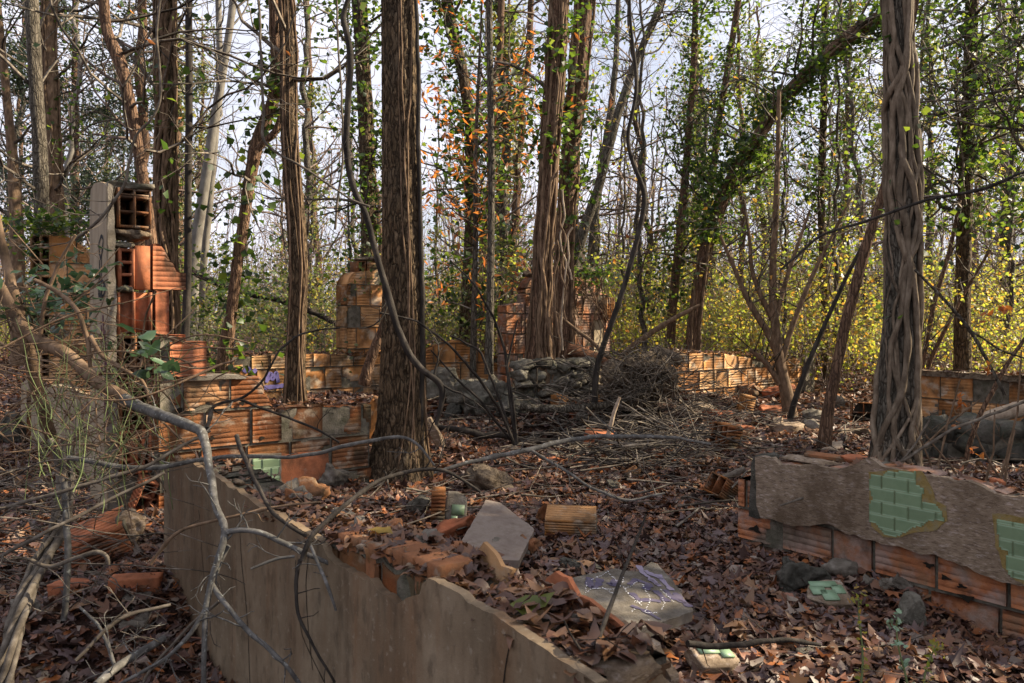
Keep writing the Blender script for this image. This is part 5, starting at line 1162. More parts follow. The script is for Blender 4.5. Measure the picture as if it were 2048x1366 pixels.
for base in ([(1182, 1160), (1198, 1154), (1214, 1145), (1222, 1154), (1236, 1166), (1240, 1178)], [(1172, 1168), (1170, 1186), (1180, 1180), (1200, 1178), (1222, 1180), (1240, 1176)], [(1244, 1152), (1246, 1164), (1242, 1170)],
             [(1250, 1178), (1262, 1172), (1275, 1165)], [(1246, 1176), (1256, 1190), (1270, 1202), (1284, 1214)], [(1284, 1170), (1290, 1182), (1296, 1192), (1300, 1206)], [(1268, 1206), (1284, 1206)], [(1300, 1202), (1294, 1214), (1288, 1226), (1314, 1228)],
             [(1320, 1180), (1332, 1192), (1348, 1206)], [(1324, 1198), (1328, 1208), (1320, 1224)], [(1262, 1224), (1270, 1218)], [(1296, 1242), (1304, 1248)], [(1204, 1176), (1220, 1186), (1236, 1192)]):
    for (a, b) in zip(base[:-1], base[1:]):
        m_ = max(2, int(math.hypot(b[0] - a[0], b[1] - a[1]) / 3.2))
        for k in range(m_):
            x = a[0] + (b[0] - a[0]) * k / m_ + rn.uniform(-.9, .9); y = a[1] + (b[1] - a[1]) * k / m_ + rn.uniform(-.9, .9); wl.append([(x, y), (x + rn.uniform(.8, 2.6), y + rn.uniform(-1, 1.2)), (x + rn.uniform(1.5, 3), y + rn.uniform(-.8, 1.5))])
plane_strokes('white_graffiti', s2_, wl, .0035, 'white_paint', c2, n2, .005)
rock('loose_brick', 'red brick and mortar chunk propping the near edge of the graffiti slab', 'rubble', 1352, 1252, 80, 34, (.05, .1, .35), 'brick', .25, .2, 9, 8, depth=90)
rock('loose_brick', 'mortar-caked brick under the far end of the graffiti slab', 'rubble', 1375, 1240, 40, 24, (.1, .0, .8), 'masonry', .25, .2, 7, 9)
# ribbed blocks
ribbed_block('orange ribbed hollow block lying on the leaves between the concrete panel and the brush pile', 1142, 1066, (.35, .30, .145), (.10, .02, -.10), 'tile_far', seed=2)
ribbed_block('cracked hollow tile block leaning against the end of the plastered wall', 298, 1020, (.24, .20, .24), (-.35, .15, -.95), 'tile_red', mort=False, nx=2, nz=2, seed=3)
ribbed_block('upturned ribbed tile chunk with mortar beside the ropey vine stems', 200, 1118, (.34, .27, .19), (.25, -.35, .35), 'tile_red', nx=3, nz=2, seed=4, lift=.03)
rock('mortar_chunk', 'thick grey-green mortar crust attached along the upturned ribbed tile', 'rubble', 246, 1112, 62, 90, (.2, .55, .3), 'plaster_rough', .3, .15, 10, 5, depth=50)
ribbed_block('hollow tile with four open cells lying behind the leaning red sapling', 1728, 845, (.22, .3, .26), (.0, .1, 1.1), 'tile', seed=5, nx=2, nz=2)
ribbed_block('ribbed tile half buried at the brush pile with its grooves upright', 1198, 905, (.30, .2, .22), (.1, .1, -.2), 'tile_red', seed=6)
ribbed_block('mortared ribbed tile pair standing in the leaves right of the brush pile', 1452, 900, (.2, .22, .26), (.1, .15, .5), 'tile', seed=7)
ribbed_block('long ribbed tile on end in the sunlit leaves left of the forked sapling', 1492, 828, (.17, .16, .26), (.1, .2, .2), 'tile_far', seed=8, mort=False)
ribbed_block('tilted hollow tile fragment poking from leaves beside the green tiled wall', 1450, 1000, (.30, .17, .16), (.2, .5, .7), 'tile', seed=9, nx=2, nz=1)
# green-tiled fragments
def tile_chunk(label, px, py, s, R, tiles, m='green_pale', base='plaster_rough', seed=1, lift=0.0, name='tiled_chunk'):
    d = gd(px, py); c = P(px, py, d); c[2] += s[2] * .4 + lift; Rm = rotm(*R); t = thing(name, label, 'tiled rubble', c - A3(0, 0, s[2] * .4)); g = G(); chunk(g, c, s, Rm, .12, .06, 12, .5, seed); obj('concrete', g, M[base], t); g = G()
    for (x, y, w, h) in tiles: box(g, c + Rm @ A3(x * s[0], y * s[1], s[2] * .5 + .006), (w * s[0], h * s[1], .008), Rm, .4 + .5 * abs(math.sin(x * 9 + y * 5)))
    obj('glazed_tiles', g, M[m], t); return t
tile_chunk('concrete chunk with four pale green tiles lying face up in the leaves', 1654, 1212, (.24, .20, .06), (.38, .0, .05), [(-.22, .02, .33, .30), (-.03, .26, .62, .22), (.25, .05, .26, .32), (-.02, -.17, .34, .38)], seed=3, lift=.03)
tile_chunk('upright concrete chunk with one broken green tile next to the ribbed block', 912, 1046, (.15, .24, .06), (1.2, .08, .05), [(.10, -.05, .62, .30), (-.05, -.36, .3, .25)], base='concrete', seed=4, lift=.08, m='green')
ribbed_block('ribbed orange block standing against the upright green-tiled chunk', 876, 1040, (.10, .16, .22), (.05, .05, .1), 'tile', seed=11, mort=False, open_ends=False)
tile_chunk('green and red mosaic chunk at the foot of the near wall end', 1428, 1346, (.21, .16, .07), (.25, .1, .3), [(-.1, .2, .5, .35), (.25, .0, .28, .3)], seed=5, lift=.02)
tile_chunk('small pale tile fragment on the head of the streaked plaster wall', 648, 1024, (.13, .09, .03), (.1, .05, -.5), [(-.1, .1, .45, .5)], seed=6, lift=.0)
# stones near the tiled wall
rock('mossy_stone', 'mossy dark stone lump leaning beside the pale chunk below the tiled wall', 'stone', 1592, 1185, 92, 58, (.2, .3, .4), 'stone_dark', .3, .35, 12, 1)
rock('concrete_chunk', 'pale layered concrete chunk against the foot of the tiled wall', 'concrete chunk', 1676, 1158, 60, 36, (.1, .1, .15), 'concrete', .2, .08, 9, 2)
rock('concrete_chunk', 'small white-faced concrete bit right of the pale green tiles', 'concrete chunk', 1738, 1182, 26, 26, (.3, .4, .5), 'concrete', .25, .2, 7, 3)
rock('concrete_chunk', 'slate grey shard between small concrete bits and the wall foot', 'concrete chunk', 1766, 1186, 28, 34, (.5, .4, .2), 'concrete', .35, .15, 7, 4)
rock('concrete_chunk', 'bluish wedge of concrete leaning on the tiled wall foot', 'concrete chunk', 1800, 1184, 42, 30, (.2, .5, -.4), 'concrete', .3, .15, 8, 5)
rock('upright_stone', 'upright rounded grey stone half buried before the tiled wall', 'stone', 1826, 1262, 50, 72, (.1, .15, .3), 'stone', .2, .4, 10, 6)
rock('patterned_stone', 'flat dimpled pale stone near the bare leafy seedlings', 'stone', 1610, 1316, 40, 18, (.1, .0, .3), 'stone', .2, .4, 8, 7)
rock('concrete_chunk', 'long thin moss-edged concrete splinter beyond the graffiti slab', 'concrete chunk', 1160, 1140, 90, 18, (.1, .1, -.55), 'stone_dark', .35, .15, 10, 8, depth=25)
# mid-floor rubble
rock('red_rubble', 'mortared red tile lump under the sloping ribbed piece behind the concrete panel', 'rubble', 975, 985, 96, 46, (.1, .1, .3), 'masonry', .3, .2, 12, 9)
rock('broken_tile', 'orange ribbed shard resting on the mortared lump behind the concrete panel', 'tile fragment', 985, 950, 74, 12, (.1, -.1, .2), 'tile_red', .25, .1, 8, 10, depth=30)
rock('brick_shard', 'dark red brick shard standing between the panel and the ribbed block', 'brick', 1086, 1048, 24, 44, (.2, .2, .3), 'brick', .2, .15, 7, 11)
rock('flat_tile', 'flat orange tile piece among sticks behind the ribbed block', 'tile fragment', 1212, 942, 60, 14, (.1, .1, -.3), 'tile_red', .25, .1, 8, 12)
rock('grey_stone', 'small grey stone in the leaves beyond the ribbed block', 'stone', 1226, 980, 30, 18, (.1, .1, .3), 'stone', .25, .4, 7, 13)
rock('stone_chunk', 'grey-white rubble heaped where the plastered wall meets the floor', 'rubble', 1010, 1130, 90, 40, (.2, .1, .5), 'concrete', .3, .3, 12, 14, depth=60)
rock('tile_heap', 'rust-coloured broken tile leaning on the plastered wall head', 'tile fragment', 905, 1086, 110, 46, (.2, -.3, .5), 'tile_red', .25, .08, 9, 15, depth=40)
rock('tile_heap', 'dark curved tile shards heaped below the green glazed panel', 'tile fragment', 610, 1010, 90, 46, (.3, .2, -.4), 'tile', .3, .15, 9, 16)
rock('red_rubble', 'crumbled red tile heap on the peak of the plastered wall', 'rubble', 470, 968, 110, 64, (.1, .3, -.5), 'tile_red', .35, .25, 12, 17, depth=60, sink=-.25)
rock('concrete_chunk', 'tan crumbling mortar lump on the slope of the plastered wall peak', 'rubble', 520, 975, 66, 48, (.2, .4, -.3), 'plaster_rough', .35, .3, 10, 18, depth=50, sink=-.2)
rock('concrete_chunk', 'grey ribbed mortar fragment between leaves at the thickest trunk', 'rubble', 665, 978, 54, 40, (.3, .6, .6), 'concrete', .25, .15, 8, 19, sink=-.1)
rock('stone_chunk', 'small grey boulder between the wall head and the upright green-tiled chunk', 'stone', 838, 1030, 40, 36, (.1, .2, .3), 'stone', .2, .4, 8, 20)
# leaning tiles by the big trunk
for k, (x, y, w, h, R, m, lb) in enumerate(((738, 900, 34, 90, (.1, .35, .4), 'tile_far', 'leaning ribbed tile slab propped on the thickest trunk'), (722, 945, 26, 78, (.15, -.35, .3), 'plaster_rough', 'narrow mortar slab leaning below the propped tile slab'),
        (870, 905, 20, 60, (.1, -.5, .2), 'plaster_rough', 'split mortar splinter leaning on the far side of the thickest trunk'))):
    rock('leaning_slab', lb, 'tile slab', x, y, w, h, R, m, .15, .08, 9, 30 + k, depth=10, sink=-.05)
# left corner
rock('loose_brick', 'long orange brick lying level at the foot of the plastered wall', 'brick', 272, 1186, 96, 34, (.02, .02, .22), 'tile_red', .07, .05, 7, 21, depth=42)
rock('loose_brick', 'orange brick partly buried in leaves by the upturned ribbed tile', 'brick', 150, 1190, 94, 26, (.04, -.03, -.2), 'tile_red', .1, .05, 7, 22, depth=44)
rock('concrete_chunk', 'grey rough concrete chunk in leaves near the plaster wall base', 'concrete chunk', 278, 1262, 62, 30, (.1, .1, .1), 'concrete', .25, .12, 9, 23)
rock('concrete_chunk', 'flat grey concrete chip above the rough chunk', 'concrete chunk', 276, 1208, 56, 18, (.15, .1, .3), 'concrete', .3, .12, 8, 24)
rock('concrete_chunk', 'pale concrete chunk at the outer edge below the ropey stems', 'concrete chunk', 50, 1236, 52, 32, (.1, .1, .6), 'concrete', .25, .2, 8, 25)
flat_slab('sandstone_slab', 'flat tan slab fragment lying among leaves under the grey twigs', 'slab', [(28, 1336, 3.72), (70, 1286, 4.0), (160, 1290, 3.98), (158, 1312, 3.85), (110, 1330, 3.74), (90, 1366, 3.55), (40, 1372, 3.5)], .045, 'tile_far', jit=.012)
rock('orange_chip', 'tiny red brick chip near the long orange brick', 'brick', 266, 1188, 18, 16, (.1, .1, .3), 'tile_red', .2, .2, 5, 26)
rock('grey_stone', 'dark boulder by the base of the graffiti wall', 'stone', 22, 890, 50, 60, (.1, .1, .3), 'stone_dark', .2, .4, 8, 27)
# boulders by the liana
for k, (x, y, w, h, m, lb) in enumerate(((892, 800, 66, 64, 'stone', 'rounded furrowed boulder touching the thickest trunk side'), (955, 830, 92, 68, 'stone', 'large angular grey boulder in the row of boulders'), (1000, 806, 60, 44, 'stone', 'light grey boulder behind the large angular one'),
        (925, 812, 44, 30, 'stone_dark', 'low dark stone wedged between two boulders'), (1022, 838, 58, 36, 'stone_dark', 'dark squat stone at the end of the boulder row'), (905, 838, 44, 22, 'stone_dark', 'small mossy stone in leaves before the boulder row'), (1050, 806, 40, 30, 'stone', 'pale stone beneath the fieldstone stub'), (870, 768, 50, 36, 'stone', 'boulder perched highest in the row by the low rubble wall'))):
    rock('boulder', lb, 'boulder', x, y, w, h, (.2 * k, .15 * k, .7 * k), m, .28, .3, 11, 40 + k)
# sunlit scatter on the leaf floor
for k, (x, y, w, h, m, lb) in enumerate(((1545, 830, 56, 16, 'tile_red', 'reddish slab piece in the sunlit leaves below the forked sapling'), (1570, 870, 70, 24, 'plaster_rough', 'mortared slab tipped in the leaves between the two leaning saplings'), (1620, 862, 60, 16, 'concrete', 'flat grey slab behind the mortared one'),
        (1700, 872, 70, 14, 'plaster_rough', 'long thin slab lying by the foot of the vine-wrapped trunk'), (1440, 838, 60, 16, 'tile_red', 'broken tile heap under the long back wall'), (1500, 795, 60, 30, 'tile', 'leaning ribbed tile at the foot of the long back wall'), (1560, 800, 50, 26, 'tile_red', 'red tile heap piece at the foot of the end post'),
        (1400, 822, 50, 14, 'plaster_rough', 'flat tan fragment on the sunlit rise near the rubble mound'), (1810, 838, 80, 18, 'tile_far', 'yellow-brown tile slab sloping beside the vine-wrapped trunk'), (1470, 865, 40, 12, 'brick', 'brick sliver in leaves beyond the ribbed tile pair'),
        (1530, 905, 50, 10, 'plaster_rough', 'sliver of concrete just behind the green tiled wall'), (1660, 905, 60, 16, 'driftwood', 'pale split log piece beside the leaning red sapling'), (1120, 812, 40, 22, 'tile_far', 'sunlit brick fragment below the fieldstone stub'), (1215, 812, 44, 26, 'tile_far', 'ribbed orange fragment between the stub and the rubble mound'))):
    rock('slab_fragment', lb, 'rubble', x, y, w, h, (.1, .15 * math.sin(k * 3), .9 * k), m, .22, .1, 9, 60 + k)
rq = random.Random(31)
for k in range(22):
    x = rq.uniform(1000, 1700); y = rq.uniform(800, 960) if x < 1480 else rq.uniform(800, 880)
    rock('rubble_piece', 'small broken tile or mortar piece half sunk in the leaves of the open floor', 'rubble', x, y, rq.uniform(22, 52), rq.uniform(12, 26), (rq.uniform(-.4, .4), rq.uniform(-.4, .4), rq.uniform(0, 3)), rq.choice(['tile', 'tile_red', 'plaster_rough', 'tile_worn', 'concrete']), .25, .12, 4, 120 + k, 'small rubble pieces on the leaf floor')
# mound of broken masonry
d = 9.3
for k, (x, y, w, h, lb) in enumerate(((1290, 728, 86, 40, 'largest lump of broken rubble masonry crowning the mound'), (1232, 752, 66, 46, 'dark masonry lump at the near end of the mound'), (1325, 760, 56, 70, 'brown masonry lump at the far side of the mound under branches'), (1270, 790, 90, 46, 'low masonry lump half under brushwood at the mound foot'), (1330, 712, 34, 26, 'small pointed stone sitting high on the mound'), (1276, 762, 70, 44, 'rough brown masonry lump in the middle of the mound'), (1222, 790, 44, 34, 'small crumbling masonry lump low beside the log'))):
    c = P(x, y, d + .1 * k); g = G(); chunk(g, c, (w / F * d * .95, .4, h / F * d), rotm(.1 * k, -.15, .3 * k), .20, .4, 22, .4, 80 + k, 2.6); tag(obj('masonry_lump', g, M['masonry']), lb, 'rubble', 'masonry lumps of the rubble mound')
g = G(); c = on(1290, 850); chunk(g, c + A3(0, .7, .0), (1.0, 1.0, .55), None, .25, .7, 14, .5, 91); tag(obj('earth_mound', g, M['soil'], smooth=True), 'leaf-covered earth mound buried beneath the brush pile', 'mound')

# ================================================================ LOGS AND BRANCHES
def log(name, label, pts, d, m, sides=16, lumpy=.12, cat='log'):
    return liana(name, label, pts, d, m, seed=sum(int(p[0]) for p in pts) % 97, cat=cat, sides=sides, lumpy=lumpy)
log('fallen_log', 'grey-brown log lying level before the brush pile and fieldstone stub', [(1040, 812, 16), (1080, 818, 17), (1140, 818, 16), (1200, 812, 14), (1250, 800, 12), (1310, 772, 11), (1340, 750, 9)], 9.1, 'bark_grey')
log('rotten_log', 'rotten red-brown log sloping down from the gabled ruin to the rubble mound', [(1135, 700, 28), (1170, 712, 32), (1210, 725, 28), (1240, 738, 20)], 11.0, 'rotwood')
log('bleached_log', 'thick bleached log resting on the dark stone footing', [(1935, 855, 18), (1965, 838, 26), (2000, 828, 30), (2040, 818, 34), (2120, 800, 36)], 7.6, 'driftwood')
log('fallen_branch', 'blackish crooked branch across the leaves behind the thickest trunk', [(850, 850, 8), (900, 858, 11), (945, 862, 13), (962, 874, 14), (1000, 868, 13), (1040, 880, 14), (1100, 884, 13), (1160, 872, 12), (1230, 850, 10)], 8.6, 'bark_dark', cat='branch')
log('fallen_branch', 'long pale stick standing in the brush pile', [(1192, 960, 7), (1205, 910, 8), (1216, 870, 9), (1226, 830, 8), (1240, 795, 6)], 8.2, 'driftwood', cat='branch')
log('fallen_branch', 'short thick grey log end between the brush pile and the tiled wall', [(1420, 968, 12), (1450, 955, 13), (1490, 938, 14)], 6.9, 'twig', cat='branch')
log('fallen_branch', 'long sagging dead limb reaching from the gabled ruin toward the mound', [(1110, 625, 6), (1140, 650, 7), (1180, 680, 7), (1215, 715, 8), (1260, 728, 7), (1320, 738, 6)], 10.2, 'vine', cat='branch')
log('fallen_branch', 'broken limb crossing low under the yellow shrubs behind the kinked sapling', [(1400, 610, 6), (1360, 630, 9), (1310, 660, 11), (1260, 695, 12), (1240, 715, 12)], 12.6, 'vine', cat='branch')
log('fallen_branch', 'dead stick leaning over the side tile wall and stone footing', [(2060, 660, 7), (2010, 735, 8), (1960, 830, 9), (1935, 900, 10), (1925, 960, 10)], 6.9, 'bark_red', cat='branch')
log('fallen_branch', 'mossy dead limb crossing behind the kinked ivy trunk', [(380, 540, 14), (430, 565, 13), (500, 588, 12), (560, 600, 11), (640, 630, 10), (690, 660, 9)], 12.4, 'bark_dark', cat='branch')
log('fallen_branch', 'crooked trunk piece leaning between the chimney stub and the thickest trunk', [(772, 640, 16), (756, 680, 20), (740, 720, 22), (728, 770, 26)], 9.6, 'bark_red', cat='branch')
# brushwood
rn = np.random.default_rng(21); lines = []
for k in range(640):
    px = rn.normal(1285, 105); py = rn.uniform(770, 940); dd = gd(px, max(py, 800)) - rn.uniform(0, .3); c = P(px, py, dd); c[2] = max(c[2], gz1(c[0], c[1]) + .02) + abs(rn.normal(0, .10)) * (1 if py > 860 else 2)
    a = rn.uniform(-.7, .7) + (0 if rn.random() < .7 else 1.2); L_ = rn.uniform(.3, 1.3); n = 9; u = np.linspace(-.5, .5, n)[:, None] * L_
    dv = A3(math.cos(a), math.sin(a) * .8, rn.normal(0, .3)); q = c + dv * u; q = q + .10 * np.stack([vnoise(q * 2.2 + k), vnoise(q * 2.2 + k + 50), vnoise(q * 2.2 + k + 90)], -1)
    lines.append((q, rn.uniform(.003, .012) * (1.6 if k % 17 == 0 else 1), .003))
for k in range(170):
    c = P(rn.normal(1275, 42), rn.uniform(695, 800), rn.uniform(8.8, 9.3)); n = 12; u = np.linspace(-.5, .5, n)[:, None] * rn.uniform(.15, .8); a = rn.uniform(0, 6.28)
    q = c + A3(math.cos(a), rn.normal(0, .4), math.sin(a) * .8) * u; q = q + .09 * np.stack([vnoise(q * 4 + k), vnoise(q * 4 + k + 50), vnoise(q * 4 + k + 90)], -1); lines.append((q, rn.uniform(.002, .008), .002))
g = G(); polys(g, lines, 5); o = obj('brushwood', g, M['twig'], kind='stuff'); o['label'] = 'tangled pile of dead sticks and vines over the rubble mound'; o['category'] = 'brushwood'
lines = []
for k in range(700):
    x = rn.uniform(-5, 7); y = rn.uniform(3.2, 12.5); L_ = rn.uniform(.08, .5); a = rn.uniform(0, 3.14); n = 6; u = np.linspace(-.5, .5, n)[:, None] * L_; c = A3(x, y, gz1(x, y) + .03); q = c + A3(math.cos(a), math.sin(a), rn.normal(0, .12)) * u
    q = q + .03 * np.stack([vnoise(q * 6 + k), vnoise(q * 6 + k + 50), vnoise(q * 6 + k + 90)], -1); lines.append((q, rn.uniform(.0015, .005), .001))
for k in range(230):
    x = rn.uniform(-1.2, 4.6); y = rn.uniform(5.6, 11); L_ = rn.uniform(.3, 1.5); a = rn.normal(.2, .8); n = 12; u = np.linspace(-.5, .5, n)[:, None] * L_; q = A3(x, y, gz1(x, y) + .06) + A3(math.cos(a), math.sin(a), rn.normal(0, .10)) * u
    q = q + .07 * np.stack([vnoise(q * 3 + k), vnoise(q * 3 + k + 50), vnoise(q * 3 + k + 90)], -1); lines.append((q, rn.uniform(.003, .012), .002))
g = G(); polys(g, lines, 5); o = obj('fallen_twigs', g, M['twig'], kind='stuff'); o['label'] = 'thin fallen twigs strewn over the leaf floor'; o['category'] = 'twigs'

# --- near branches crossing the view
def branch(name, label, stems, m='twig_near', nt=3, seed=0, cat='branch', group=None):
    rn = np.random.default_rng(seed + 900); t = None; out = []
    for pts in stems:
        q = np.array([list(P(x, y, k)) + [w / 2 / F * k] for x, y, w, k in pts]); q = resample(q, .02); c, r = q[:, :3], q[:, 3]
        c = c + .004 * np.stack([vnoise(c * 14 + 3), vnoise(c * 14 + 50), vnoise(c * 14 + 90)], -1); r = r * (1 + .10 * vnoise(c * 40) + .35 * (vnoise(c * 11 + 7) > .72))
        if t is None: t = thing(name, label, cat, c[np.argmin(c[:, 2])], group)
        g = G(); tube(g, c, r, 9); obj('stem', g, M[m], t, smooth=True)
        for _ in range(nt):
            i = rn.integers(2, max(3, len(c) - 2)); dv = rn.normal(0, 1, 3) * A3(1, .4, .8); grow(c[i], dv, rn.uniform(.04, .22), min(.0035, r[i] * .4), 1, out, rn, step=.03, wig=.2)
    if out: g = G(); polys(g, out, 4); obj('crown', g, M[m], t)
    return t
branch('grey_sapling_branch', 'grey lichened branch forking repeatedly in front of the streaked plaster wall', [
    [(250, 798, 22, 3.6), (300, 822, 22, 3.45), (340, 836, 21, 3.35), (375, 850, 20, 3.3), (405, 862, 19, 3.2), (414, 900, 17, 3.1), (420, 950, 16, 3.0), (430, 1000, 15, 2.9), (444, 1045, 15, 2.8), (452, 1072, 15, 2.75), (438, 1110, 14, 2.7), (424, 1160, 13, 2.7), (412, 1220, 12, 2.65), (408, 1290, 11, 2.6), (404, 1390, 10, 2.6)],
    [(452, 1066, 12, 2.75), (480, 1058, 11, 2.75), (520, 1064, 11, 2.75), (560, 1082, 11, 2.75), (600, 1102, 10, 2.75), (640, 1118, 9, 2.75), (700, 1150, 6, 2.8), (790, 1175, 4, 2.9)],
    [(456, 1092, 11, 2.75), (444, 1110, 12, 2.75), (432, 1145, 11, 2.75)],
    [(426, 1170, 11, 2.7), (450, 1210, 10, 2.65), (490, 1260, 10, 2.6), (540, 1300, 9, 2.55), (580, 1340, 9, 2.5), (620, 1400, 8, 2.5)],
    [(412, 1220, 10, 2.65), (380, 1270, 9, 2.6), (330, 1320, 8, 2.6), (240, 1366, 7, 2.6), (200, 1395, 6, 2.6)]], nt=7, seed=1)
branch('drooping_twig', 'dark twig curving down over the plastered wall peak from a broken stub', [[(472, 872, 10, 3.2), (482, 900, 9, 3.1), (496, 935, 9, 3.0), (520, 985, 8, 2.9), (550, 1030, 8, 2.85), (590, 1060, 7, 2.8), (612, 1072, 7, 2.8)]], 'bark_dark', 1, 2)
branch('arching_twig', 'dark twig arching from the wall head over the big trunk base and bowing down', [[(606, 1120, 12, 2.7), (610, 1090, 11, 2.7), (630, 1060, 10, 2.75), (680, 1018, 9, 2.85), (740, 970, 9, 2.95), (800, 945, 8, 3.05), (860, 938, 8, 3.1), (900, 942, 7, 3.1), (960, 985, 5, 3.1)],
    [(602, 1118, 9, 2.7), (590, 1160, 8, 2.7), (596, 1230, 7, 2.65), (624, 1290, 6, 2.6), (670, 1366, 5, 2.6)]], 'bark_dark', 3, 3)
branch('long_grey_branch', 'long grey branch sweeping across the view in front of the brush pile', [[(870, 945, 6, 3.5), (920, 930, 8, 3.6), (980, 915, 9, 3.7), (1060, 900, 10, 3.8), (1120, 884, 10, 3.9), (1180, 874, 9, 4.0), (1260, 872, 8, 4.1), (1340, 874, 7, 4.1), (1420, 888, 5, 4.2)],
    [(1060, 900, 6, 3.8), (1120, 935, 6, 3.8), (1180, 975, 6, 3.75), (1252, 1004, 6, 3.7), (1330, 985, 4, 3.7)]], 'twig_near', 5, 4)
branch('low_grey_branch', 'grey branch running level from the ropey stems past the pillar foot toward the thickest trunk', [[(135, 915, 11, 3.6), (180, 922, 11, 3.6), (240, 934, 11, 3.6), (310, 936, 11, 3.6), (380, 924, 9, 3.6), (460, 912, 8, 3.6), (560, 916, 7, 3.6), (640, 906, 8, 3.6), (720, 884, 8, 3.6), (800, 872, 7, 3.6), (830, 880, 6, 3.6), (870, 930, 4, 3.6)]], 'twig_near', 6, 5)
branch('thin_twig', 'thin reddish twig rising gently across the plastered wall face', [[(300, 1130, 7, 2.9), (330, 1085, 7, 2.9), (370, 1055, 7, 2.9), (430, 1040, 6, 2.9), (500, 1026, 6, 2.9), (560, 1010, 5, 2.9), (640, 1004, 4, 2.9)]], 'vine', 2, 6)
branch('thin_twig', 'bare twig slanting up from the slim furrowed trunk wall toward the pillar', [[(560, 700, 4, 4.2), (520, 770, 5, 4.2), (480, 802, 6, 4.2), (430, 806, 6, 4.2), (420, 830, 7, 4.1), (415, 858, 8, 3.9)], [(480, 800, 6, 4.2), (560, 830, 5, 4.3), (640, 860, 5, 4.3), (680, 885, 4, 4.3)], [(560, 700, 4, 4.2), (600, 665, 4, 4.2), (680, 655, 3, 4.2)]], 'bark_dark', 3, 7)
branch('near_twig', 'dark upright twig rising out of the leaves on the near wall end', [[(1165, 1400, 13, 1.75), (1185, 1320, 11, 1.8), (1200, 1270, 10, 1.85), (1225, 1200, 9, 1.95), (1250, 1140, 7, 2.05), (1275, 1080, 6, 2.15), (1292, 1030, 4, 2.2)], [(1185, 1325, 5, 1.8), (1150, 1290, 5, 1.8), (1130, 1240, 4, 1.8)]], 'bark_dark', 1, 8)
branch('near_stick', 'knobbly dark stick poking level from beyond the near wall end', [[(1376, 1288, 14, 3.1), (1430, 1292, 13, 3.15), (1500, 1288, 12, 3.2), (1570, 1278, 10, 3.25), (1640, 1290, 7, 3.3)]], 'bark_dark', 2, 9)
branch('pale_stub_twig', 'short pale broken twigs springing from the arching twig before the plaster', [[(500, 1138, 5, 2.65), (540, 1122, 6, 2.68), (590, 1112, 6, 2.7)], [(622, 1092, 6, 2.7), (640, 1130, 7, 2.65), (656, 1170, 7, 2.6), (672, 1222, 5, 2.6)]], 'twig_near', 1, 10)
branch('bottom_stick', 'thick lichened stick pointing up from the lower corner leaves', [[(190, 1372, 18, 2.7), (230, 1335, 17, 2.8), (280, 1305, 16, 2.9), (330, 1275, 14, 3.0)], [(230, 1335, 8, 2.8), (200, 1250, 6, 2.9), (160, 1215, 5, 3.0)]], 'twig_near', 3, 11)
branch('fan_stems', 'fan of thin dark stems springing from the leaf floor behind the long grey branch', [[(1030, 890, 7, 7.6), (1000, 820, 6, 7.5), (960, 760, 6, 7.3), (900, 690, 5, 7.1), (830, 640, 4, 7.0), (760, 625, 4, 6.9)], [(1032, 890, 7, 7.6), (1018, 780, 6, 7.6), (1010, 700, 6, 7.6), (990, 640, 5, 7.5), (950, 570, 4, 7.4), (900, 520, 3, 7.4)],
    [(1028, 890, 6, 7.6), (1000, 800, 5, 7.6), (960, 700, 5, 7.5), (900, 670, 3, 7.5)], [(1034, 888, 6, 7.6), (1026, 800, 5, 7.6), (1014, 730, 4, 7.6), (1035, 640, 3, 7.6)], [(1020, 880, 5, 7.6), (960, 800, 5, 7.4), (915, 760, 4, 7.3), (862, 700, 3, 7.2)]], 'bark_dark', 4, 12, 'bush')
branch('slanting_twig', 'long thin twig crossing before the green tiled wall and vine-wrapped trunk', [[(1560, 1010, 4, 5.0), (1700, 970, 5, 5.0), (1800, 925, 6, 5.0), (1900, 860, 6, 5.0), (2060, 800, 6, 5.0)], [(1800, 925, 4, 5.0), (1830, 890, 4, 5.0), (1860, 840, 4, 5.0)]], 'twig', 5, 13)
branch('drooping_bough', 'long bough slanting down through the yellow leaves on the sunny side', [[(1830, 540, 5, 5.6), (1880, 590, 6, 5.6), (1940, 660, 7, 5.6), (1985, 740, 7, 5.6), (2010, 790, 6, 5.6)], [(1940, 660, 4, 5.6), (2000, 700, 4, 5.6), (2060, 720, 4, 5.6)]], 'bark_grey', 7, 14)
branch('overhead_bough', 'crossing bare bough high before the vine-wrapped trunk', [[(2080, 330, 5, 6.0), (1960, 380, 6, 6.0), (1850, 400, 6, 6.0), (1740, 440, 6, 6.0), (1640, 470, 5, 6.0), (1560, 540, 4, 6.0)]], 'bark_dark', 7, 15)
for k, (x0, y0, x1, y1, dd) in enumerate(((1890, 1000, 1830, 850, 5.9), (1960, 1000, 1990, 820, 5.8), (2030, 1000, 1940, 840, 5.7), (1870, 960, 1920, 760, 6.2), (2000, 960, 2044, 700, 5.9), (1840, 900, 1960, 800, 6.3), (2010, 1000, 2030, 860, 5.6), (1930, 990, 1850, 870, 5.8))):
    branch('whip_stem', 'thin dry whip stem standing between the green tiled wall and the stone footing', [[(x0, y0, 5, dd), ((x0 + x1) / 2 + 12 * math.sin(k * 2), (y0 + y1) / 2, 4, dd), (x1, y1, 3, dd)]], 'vine', 3, 20 + k, 'stem', 'dry whip stems behind the green tiled wall')
